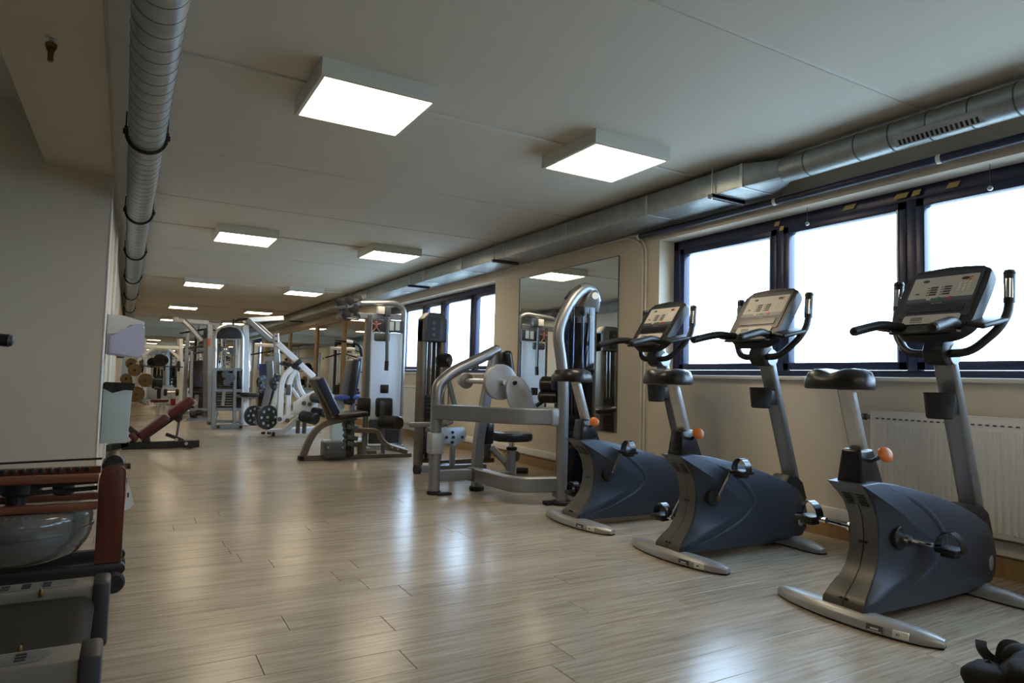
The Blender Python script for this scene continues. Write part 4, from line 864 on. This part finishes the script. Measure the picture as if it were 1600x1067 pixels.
B().pad(A(245, 607), A(246, 592), .3, .26, (0, 1, 0), .03).o('backrest', 'vinyl', t); B().pad(A(241, 606, -.2), A(252, 608, -.2), .3, .08, (0, 1, 0), .03).o('seat', 'vinyl', t); B().rtube([A(248, 630), A(248.5, 606)], .1, .1, up=(0, 1, 0)).o('frame', 'capgrey', t); B().rtube([A(240, 629.5), A(256, 629.5)], .1, .06).o('foot', 'capgrey', t)
t = thing('red_bench', 'small flat bench with red pad on thin legs in the far part of the hall', 'bench', tuple(at(249, 648, 15.7)))
Y = 15.7; A = lambda u, v, d=0: at(u, v, Y + d)
B().pad(A(235, 626), A(263, 625.5), .3, .06, (0, 1, 0), .02).o('pad', 'redvinyl', t)
for u in (246.5, 257): B().rtube([A(u, 649), A(u, 628)], .05, .06, up=(0, 1, 0)).o('leg', 'steel', t)
B().rtube([A(240, 630), A(262, 630)], .05, .04).o('frame', 'steel', t)
t = thing('plate_tree', 'weight tree loaded with bronze-coloured plates beyond the bin', 'rack', tuple(at(213, 629, 20.5)))
Y = 20.5; A = lambda u, v, d=0: at(u, v, Y + d)
B().rtube([A(214, 628), A(215, 566)], .08, .08, up=(0, 1, 0)).o('post', 'powder', t); B().rtube([A(203, 629), A(232, 628.5)], .09, .06).o('base', 'steel', t); B().rtube([A(218, 626), A(231, 633, -.4)], .08, .06).o('base_foot', 'steel', t)
for u, v, d, r_ in ((210.5, 578, -.1, .165), (197, 592, -.2, .14), (227.5, 594, 0, .185), (213, 616, -.15, .21), (205, 568, .1, .14), (228, 594, .08, .16)):
    pl_ = disc(t, A(u, v, d), (.4, -.9, 0), r_, .06, m='goldplate'); B().cyl(A(u, v, d - .08), A(u, v, d + .1), .03, n=12).o('peg', 'black', pl_)
t = thing('round_dumbbell', 'black round-headed dumbbell end on a stand right of the red bench', 'dumbbell', tuple(at(267.7, 613, 20.2)))
for k in (-.14, .14): B().cyl(at(267.7, 613, 20.2) + V((k - .04, 0, 0)), at(267.7, 613, 20.2) + V((k + .04, 0, 0)), .10, n=20, bev=.02).o('head', 'black', t)
B().cyl(at(267.7, 613, 20.2) + V((-.14, 0, 0)), at(267.7, 613, 20.2) + V((.14, 0, 0)), .025, n=12).o('grip', 'chrome', t)
t = thing('dumbbell_stand', 'slim stand with red foot under the dumbbell right of the red bench', 'stand', tuple(at(269, 632, 20.2)))
B().rtube([at(269.5, 632, 20.2), at(267.8, 614.9, 20.2)], .06, .06, up=(0, 1, 0)).o('post', 'steel', t); B().rtube([at(270, 633, 20.2), at(270.5, 623, 20.2)], .12, .1, up=(0, 1, 0)).o('sleeve', 'extred', t); B().box(at(268, 633, 20.2) + V((0, 0, .0)), (.3, .2, .04), .01).o('foot_plate', 'black', t)
b = B(); b.bx(at(222, 625, 24.6), at(281, 606, 24.6) + V((0, .3, 0)), .02); q = b.o('low_partition', 'offwhite'); q['label'] = 'low white partition across the hall behind the red bench'; q['category'] = 'partition'
# more machines deep in the hall
def far_tower(label, X, Yy, h_, m_, seat):
    t = thing('far_machine', label, 'gym machine', (X, Yy, 0), 'machines deep in the hall')
    for k in (-.28, .28): B().rtube([(X + k, Yy, .02), (X + k, Yy, h_)], .08, .08, up=(0, 1, 0)).o('upright', m_, t)
    B().rtube([(X - .32, Yy, h_), (X + .32, Yy, h_)], .09, .08).o('top_beam', m_, t); B().rtube([(X - .1, Yy, .05), (X - .1, Yy - 1.0, .05)], .08, .07).o('base_rail', m_, t); B().rtube([(X - .4, Yy, .05), (X + .4, Yy, .05)], .08, .07).o('base_beam', m_, t)
    b = B()
    for i in range(14): b.bx((X - .18, Yy - .06, .12 + i * .04), (X + .18, Yy + .1, .155 + i * .04), .004)
    b.o('weight_stack', 'black', t, kind='stuff')
    for k in (-.08, .08): B().cyl((X + k, Yy, .1), (X + k, Yy, h_), .014, n=8).o('guide_rod', 'chrome', t)
    B().pad((X - .1, Yy - .85, .5), (X - .1, Yy - .45, .5), .3, .08, (1, 0, 0), .03).o('seat', seat, t); B().pad((X - .1, Yy - .42, .58), (X - .1, Yy - .32, 1.15), .3, .08, (1, 0, 0), .03).o('backrest', seat, t)
    B().rtube([(X - .1, Yy - .6, .06), (X - .1, Yy - .6, .46)], .07, .07).o('seat_post', m_, t); B().tube([(X - .45, Yy - .3, h_ - .25), (X + .1, Yy - .36, h_ - .12), (X + .5, Yy - .3, h_ - .25)], .018, rnd=.1, n=8).o('pull_bar', 'black', t)
far_tower('grey cable machine with black seat standing behind the crossover', 1.35, 15.6, 1.95, 'steel', 'vinyl')
far_tower('white machine with blue pads in front of the framed mirrors on the right', 2.95, 17.0, 1.6, 'powder', 'bluevinyl')
far_tower('dark stack machine in the middle of the far end', 1.9, 20.5, 1.9, 'capgrey', 'vinyl')
# ================================================================ DARK RED ADJUSTABLE BENCH
t = thing('adjustable_bench', 'dark red adjustable bench on a black frame beside the wall bin', 'bench', (.35, 9.0, 0))
Y = 9.0; A = lambda u, v, d=0: at(u, v, Y + d)
B().rtube([A(190, 697), A(311, 692.5)], .08, .085).o('base_beam', 'black', t)
B().rtube([A(168, 700, -.25), A(168, 700, .3)], .08, .07).o('rear_foot', 'black', t); B().rtube([A(297, 697.5, -.22), A(297, 697.5, .22)], .06, .035).o('front_foot', 'black', t)
B().rtube([A(168, 699), A(200, 694)], .08, .07).o('foot_neck', 'black', t)
B().pad(A(217, 683), A(262, 650), .28, .10, (0, 1, 0), .035).o('lower_pad', 'redvinyl', t); B().pad(A(263.5, 649), A(302, 623), .28, .10, (0, 1, 0), .035).o('upper_pad', 'redvinyl', t)
B().rtube([A(221, 688), A(300, 632)], .05, .035, up=(0, 1, 0)).o('pad_rail', 'black', t); B().cyl(A(303, 629, -.1), A(303, 629, .1), .04, n=14).o('end_roller', 'chrome', t)
B().rtube([A(229, 693), A(227, 683)], .09, .05, up=(0, 1, 0)).o('hinge_post', 'black', t)
B().prism([(-.09, .06), (.07, .06), (.06, -.02), (.02, -.06), (-.03, -.02)], A(276, 653), (1, 0, 0), (0, 0, 1), .05, .005).o('strut_bracket', 'black', t)
B().tube([A(280, 655), A(275.5, 686)], .014, n=8).o('strut', 'grey', t); B().rtube([A(259, 678), A(286, 688)], .05, .04).o('ladder_bar', 'black', t)
for u, v in ((275.5, 687), (291, 693)): B().cyl(A(u, v, -.03), A(u, v, -.06), .02, n=10).o('bolt', 'steel', t)
B().rtube([A(201, 668, -.05), A(217, 681, -.05)], .06, .05, up=(0, 1, 0)).o('leg_bar', 'black', t); B().pad(A(203, 676), A(214, 686), .26, .07, (0, 1, 0), .025).o('seat_pad', 'redvinyl', t)
B().rtube([A(213, 684), A(197, 702)], .05, .03, up=(0, 1, 0)).o('seat_strut', 'black', t); B().rtube([A(181, 687), A(197, 701)], .05, .03, up=(0, 1, 0)).o('rear_strut', 'black', t)
# ================================================================ BIN, DISPENSER, EXTINGUISHER on the left wall
t = thing('waste_bin', 'pale blue-green wall bin with black liner under the towel dispenser', 'bin', (-.05, 6.72, .31))
x0, x1, z0, z1 = -.168, .036, .305, .80
b = B(); vl = [(x0, 6.55, z0), (x1 - .005, 6.55, z0), (x1 - .005, 6.87, z0), (x0, 6.87, z0)]; vh = [(x0, 6.53, z1), (x1 + .012, 6.53, z1), (x1 + .012, 6.89, z1), (x0, 6.89, z1)]
a_ = [b.bm.verts.new(p) for p in vl]; c_ = [b.bm.verts.new(p) for p in vh]; b.bm.faces.new(a_[::-1])
for i in range(4): b.bm.faces.new((a_[i], a_[(i + 1) % 4], c_[(i + 1) % 4], c_[i]))
bmesh.ops.bevel(b.bm, geom=[e for e in b.bm.edges if not e.is_boundary], offset=.012, segments=2, profile=.5, affect='EDGES'); b.o('body', 'binblue', t)
b = B(); rg = random.Random(2); lo = []; md = []; hi = []
per = [(x0, 6.525), (x0 + .07, 6.522), (x1 - .05, 6.52), (x1 + .02, 6.522), (x1 + .026, 6.62), (x1 + .024, 6.8), (x1 + .02, 6.897), (-.06, 6.897), (x0, 6.897)]
for x, y in per:
    lo.append(b.bm.verts.new((x, y, z1 - .05 + rg.uniform(-.025, .02)))); md.append(b.bm.verts.new((x + rg.uniform(-.003, .008) * (x > x0), y, z1 + .012 + rg.uniform(-.006, .01)))); hi.append(b.bm.verts.new((-.06 + (x + .06) * .86, 6.71 + (y - 6.71) * .9, z1 - .03)))
for p, q in ((lo, md), (md, hi)):
    for i in range(len(per)): k = (i + 1) % len(per); b.bm.faces.new((p[i], p[k], q[k], q[i]))
b.bm.faces.new(hi); b.o('liner', 'bag', t)
t = thing('towel_dispenser', 'white paper towel dispenser with lavender front on the left wall corner', 'dispenser', (-.05, 6.7, 1.05))
b = B(); b.prism([(-.168, 1.06), (-.10, 1.06), (-.10, 1.24), (.10, 1.30), (.108, 1.345), (-.04, 1.385), (-.168, 1.395)], (0, 6.7, 0), (1, 0, 0), (0, 0, 1), .28, .012); b.o('back_case', 'white', t)
b = B(); b.prism(fillet([(-.155, 1.05, 0), (.10, 1.035, 0), (.118, 1.06, 0), (.112, 1.30, 0), (.095, 1.325, 0), (-.01, 1.31, 0), (-.05, 1.24, 0), (-.15, 1.225, 0), (-.155, 1.05, 0)], .03, 3)[:-1] and [(p.x, p.y) for p in fillet([(-.155, 1.05, 0), (.10, 1.035, 0), (.118, 1.06, 0), (.112, 1.30, 0), (.095, 1.325, 0), (-.01, 1.31, 0), (-.05, 1.24, 0), (-.15, 1.225, 0)], .03, 3)], (0, 6.69, 0), (1, 0, 0), (0, 0, 1), .31, .02, 3); b.o('front_cover', 'lavender', t)
t = thing('fire_extinguisher', 'red fire extinguisher on the left wall, seen in the wall mirror', 'extinguisher', (-.09, 10.3, .8))
B().lathe((-.085, 10.3, 1.10), (0, 0, 1), [(.0, 0), (.068, .004), (.072, .03), (.072, .36), (.05, .42), (.025, .44), (.025, .47)], 24).o('cylinder', 'extred', t); B().box((-.085, 10.3, 1.59), (.04, .12, .04), .008).o('valve', 'black', t); B().tube([(-.085, 10.34, 1.58), (-.07, 10.43, 1.48), (-.06, 10.42, 1.2)], .012, rnd=.06, n=8).o('hose', 'black', t); B().bx((-.17, 10.27, 1.12), (-.15, 10.33, 1.42)).o('wall_bracket', 'grey', t)
b = B(); b.bx((-.17, 13.1, 1.12), (-.06, 13.5, 1.8), .01); t = thing('wall_cabinet', 'dark narrow cabinet on the left wall, seen in the wall mirror', 'cabinet', (-.12, 13.3, .5)); b.o('carcass', 'capgrey', t); B().bx((-.06, 13.12, 1.14), (-.05, 13.48, 1.78), .003).o('door', 'grey', t)
# sprinkler
t = thing('sprinkler_head', 'brass sprinkler head hanging from the beam at the upper left', 'sprinkler', (-.375, 3.6, 2.35)); sx, sy, sz = -.375, 3.62, 2.425
B().lathe((sx, sy, sz), (0, 0, -1), [(.026, 0), (.024, .004), (.01, .006), (.01, .02)], 16).o('rosette', 'steel', t); B().lathe((sx, sy, sz - .015), (0, 0, -1), [(.010, 0), (.010, .008), (.023, .010), (.025, .018), (.022, .03), (.012, .032), (.012, .09), (.008, .095)], 16).o('body', 'brass', t)
for k in (-1, 1): B().tube([(sx + k * .007, sy, sz - .03), (sx + k * .016, sy, sz - .05), (sx + k * .006, sy, sz - .075)], .003, n=6).o('frame_arm', 'brass', t)
# ================================================================ WATER ROWER
t = thing('water_rower', 'dark wooden water rowing machine with clear tank at the left', 'rowing machine', (-.6, 3.4, 0))
def board(y, nm): 
    b = B(); pr = fillet([(-.079, .12, 0), (-.079, .47, 0), (-.065, .52, 0), (.006, .52, 0), (.018, .50, 0), (.020, .12, 0)], .02, 4); b.prism([(p.x, p.y) for p in pr], (0, y, 0), (1, 0, 0), (0, 0, 1), .032, .004); return b.o(nm, 'wood', t)
board(3.30, 'front_board'); board(3.55, 'rear_board')
for y in (3.30, 3.55):
    B().bx((-1.9, y - .016, .46), (-.08, y + .016, .492), .004).o('upper_rail', 'woodrail', t); B().bx((-1.9, y - .016, .345), (-.08, y + .016, .375), .004).o('lower_rail', 'woodrail', t)
b = B()
x = -.42
for i in range(11): b.box((-.45 + i * .032, 3.42, .497), (.02, .05, .02), .006)
b.o('handle_strap', 'black', t, kind='stuff')
b = B(); b.tube([(-1.6, 3.40, .508), (-.075, 3.40, .542)], .005, n=6); b.o('pull_cord', 'black', t)
B().cyl((-.03, 3.335, .527), (-.03, 3.53, .527), .035, n=20).o('top_pulley', 'black', t); B().box((-.03, 3.425, .515), (.085, .21, .03), .008).o('pulley_axle', 'black', t)
B().cyl((.018, 3.40, .505), (.034, 3.40, .505), .013, n=12).o('bolt', 'black', t)
tk = B(); tk.lathe((-.375, 3.46, .135), (0, 0, 1), [(0, 0), (.19, .003), (.238, .024), (.266, .062), (.278, .10), (.280, .165), (.272, .192), (.25, .204), (0, .209)], 48); tank = tk.o('tank', 'tankglass', t, 60)
B().lathe((-.375, 3.46, .255), (0, 0, 1), [(.279, 0), (.284, .003), (.284, .012), (.279, .015)], 48).o('tank_rim', 'tankglass', tank)
B().lathe((-.375, 3.46, .145), (0, 0, 1), [(0, 0), (.11, .004), (.19, .028), (.252, .07), (.262, .092), (0, .093)], 40).o('water', 'tankglass', tank)
B().cyl((-.375, 3.46, .15), (-.375, 3.46, .41), .035, n=16).o('paddle_shaft', 'black', t)
for k in range(3): B().box((-.375 + .1 * math.cos(k * 2.1), 3.46 + .1 * math.sin(k * 2.1), .21), (.19, .006, .09), .002, (0, 0, k * 2.1)).o('paddle', 'grey', tank)
B().cyl((-.36, 3.46, .395), (-.36, 3.46, .455), .075, n=24, bev=.01).o('drive_pulley', 'black', t); B().cyl((-.21, 3.44, .39), (-.21, 3.44, .455), .04, n=20, bev=.008).o('recoil_pulley', 'black', t)
for z0, z1 in ((.435, .445), (.405, .418)): b = B(); b.sweep([(-.36, 3.40, z0), (-.085, 3.40, z1)], [(.004, .009), (-.004, .009), (-.004, -.009), (.004, -.009)]); b.o('drive_belt', 'black', t)
for y in (3.30, 3.55): b = B(); pr = fillet([(-1.9, .065, 0), (-1.9, .118, 0), (.02, .118, 0), (.034, .10, 0), (.034, .085, 0), (.02, .065, 0)], .014, 4); b.prism([(p.x, p.y) for p in pr], (0, y, 0), (1, 0, 0), (0, 0, 1), .04, .005); b.o('base_rail', 'black', t)
for y in (3.27, 3.58): B().cyl((-.005, y - .02, .042), (-.005, y + .02, .042), .042, n=22, bev=.008).o('wheel', 'rubber', t)
for x in (-.7, -1.85): B().bx((x - .03, 3.28, 0), (x + .03, 3.57, .07), .01).o('foot_block', 'black', t)
t2 = thing('paper_tag', 'white paper tag tied to the end board of the rowing machine', 'tag', (.028, 3.31, .34))
b = B(); b.prism([(-.004, .33), (.004, .45), (.016, .42), (.032, .355), (.016, .335)], (.022, 3.30, 0), (1, 0, 0), (0, 0, 1), .0015); g = b.o('paper', 'paper', t2); B().box((.030, 3.2988, .395), (.006, .001, .02), 0).o('tag_print', 'capgrey', g); B().tube([(.022, 3.30, .445), (.02, 3.30, .47)], .0015, n=6).o('string', 'blue' if 'blue' in MT else 'bluevinyl', t2)
# ================================================================ TREADMILL
t = thing('treadmill', 'grey treadmill with dark belt and raised rear caps at the lower left', 'treadmill', (-.9, 2.35, 0))
for y0, y1, xe in ((2.60, 2.72, -.012), (1.98, 2.10, -.018)):
    b = B(); b.bx((-1.9, y0, .06), (xe - .044, y1, .222 if y0 > 2.3 else .216), .01); rl = b.o('side_rail', 'treadgrey', t)
    b = B(); b.bx((xe - .05, y0 - .01, .02), (xe, y1 + .005, .229 if y0 > 2.3 else .222), .012); b.o('rear_cap', 'capgrey', t)
    zt_ = .222 if y0 > 2.3 else .216; ym = (y0 + y1) / 2
    b = B(); pr = rrect(1.3, .075, .037, 5); b.prism(pr, (-.105 - .65 + (0 if y0 > 2.3 else -.02), ym, zt_), (1, 0, 0), (0, 1, 0), .004, .0015); fp = b.o('foot_plate', 'treadpad', rl)
    b = B()
    for i in range(22):
        for k in (-.02, 0, .02): b.box((-.19 - i * .055, ym + k, zt_ + .003), (.024, .008, .004), .001, seg=1)
    b.o('grip_studs', 'capgrey', fp, kind='stuff')
b = B(); b.bx((-1.8, 2.115, .165), (-.16, 2.585, .172), .002); b.o('belt_deck', 'belt', t)
path = [(-1.8, 2.35, .195)] + [(-.10 + math.sin(a) * .045, 2.35, .15 + math.cos(a) * .045) for a in [PI * i / 14 for i in range(15)]] + [(-1.8, 2.35, .105)]
b = B(); b.sweep(path, [(.0015, .235), (-.0015, .235), (-.0015, -.235), (.0015, -.235)], up=(0, 1, 0)); b.o('belt', 'belt', t)
B().cyl((-.10, 2.112, .15), (-.10, 2.588, .15), .0425, n=24).o('rear_roller', 'steel', t)
for y in (2.592, 2.112): B().lathe((-.20, y, .226 if y > 2.3 else .22), (0, 0, 1), [(.006, -.02), (.006, .0), (.004, .004)], 10).o('roller_bolt', 'brass', t)
b = B(); b.bx((-1.9, 1.99, .02), (-.35, 2.71, .075), .01); b.o('base_frame', 'black', t)
for y in (2.66, 2.04):
    B().rtube([(-1.55, y, .2), (-1.75, y, 1.15)], .07, .09, up=(0, 1, 0)).o('upright', 'treadgrey', t)
hr = B(); hr.tube([(-1.75, 2.66, 1.08), (-.62, 2.66, 1.03), (-.335, 2.66, 1.012)], .02, rnd=.1, n=12); hr.lathe((-.34, 2.66, 1.0125), (1, 0, -.06), [(.02, 0), (.0215, .004), (.016, .015), (0, .021)], 14); hr.o('hand_rail', 'black', t)
hr = B(); hr.tube([(-1.75, 2.04, 1.08), (-.95, 2.04, 1.03)], .02, n=12); hr.o('hand_rail', 'black', t)
B().box((-1.78, 2.35, 1.3), (.08, .66, .34), .03, (0, -.4, 0)).o('console', 'black', t)
# ================================================================ BLACK BACKPACK on the floor at the lower right
t = thing('backpack', 'crumpled black backpack on the floor at the lower right', 'bag', (2.44, .98, 0))
from mathutils import noise
def lump(c, r, seed, name, sub=4):
    bm = bmesh.new(); bmesh.ops.create_icosphere(bm, subdivisions=sub, radius=1)
    for v in bm.verts:
        p = v.co.copy(); k = 1 + .16 * noise.noise(p * 1.7 + V((seed, 1, 0))) + .05 * noise.noise(p * 4 + V((0, seed, 0)))
        q = V([math.copysign(abs(x) ** .8, x) for x in p]); v.co = V((q.x * r[0], q.y * r[1], q.z * r[2])) * k + V(c); v.co.z = max(.003, v.co.z)
    b = B(); b.bm.free(); b.bm = bm; return b.o(name, 'fabric', t, 80)
lump((2.46, .94, .07), (.16, .13, .08), 3, 'body'); lump((2.355, 1.075, .045), (.068, .075, .045), 8, 'front_pocket', 3); lump((2.45, 1.04, .10), (.055, .04, .05), 5, 'lid', 3); lump((2.53, 1.0, .09), (.10, .05, .045), 6, 'top_roll', 3)
def strap(pts, nm, wd=.04):
    b = B(); b.sweep(fillet(pts, .02, 5), [(.004, wd / 2), (-.004, wd / 2), (-.004, -wd / 2), (.004, -wd / 2)], up=(.5, -.86, 0)); b.o(nm, 'fabric', t)
strap([(2.425, 1.135, .128), (2.40, 1.122, .112), (2.41, 1.10, .085), (2.43, 1.06, .08)], 'shoulder_strap', .03)
strap([(2.40, 1.07, .08), (2.43, 1.07, .140), (2.46, 1.045, .135), (2.50, 1.02, .09)], 'carry_handle', .035)
strap([(2.31, 1.115, .012), (2.345, 1.105, .065), (2.37, 1.08, .09)], 'side_strap', .02)
b = B(); b.box((2.352, 1.118, .07), (.02, .01, .014), .003); b.o('buckle', 'black', t)
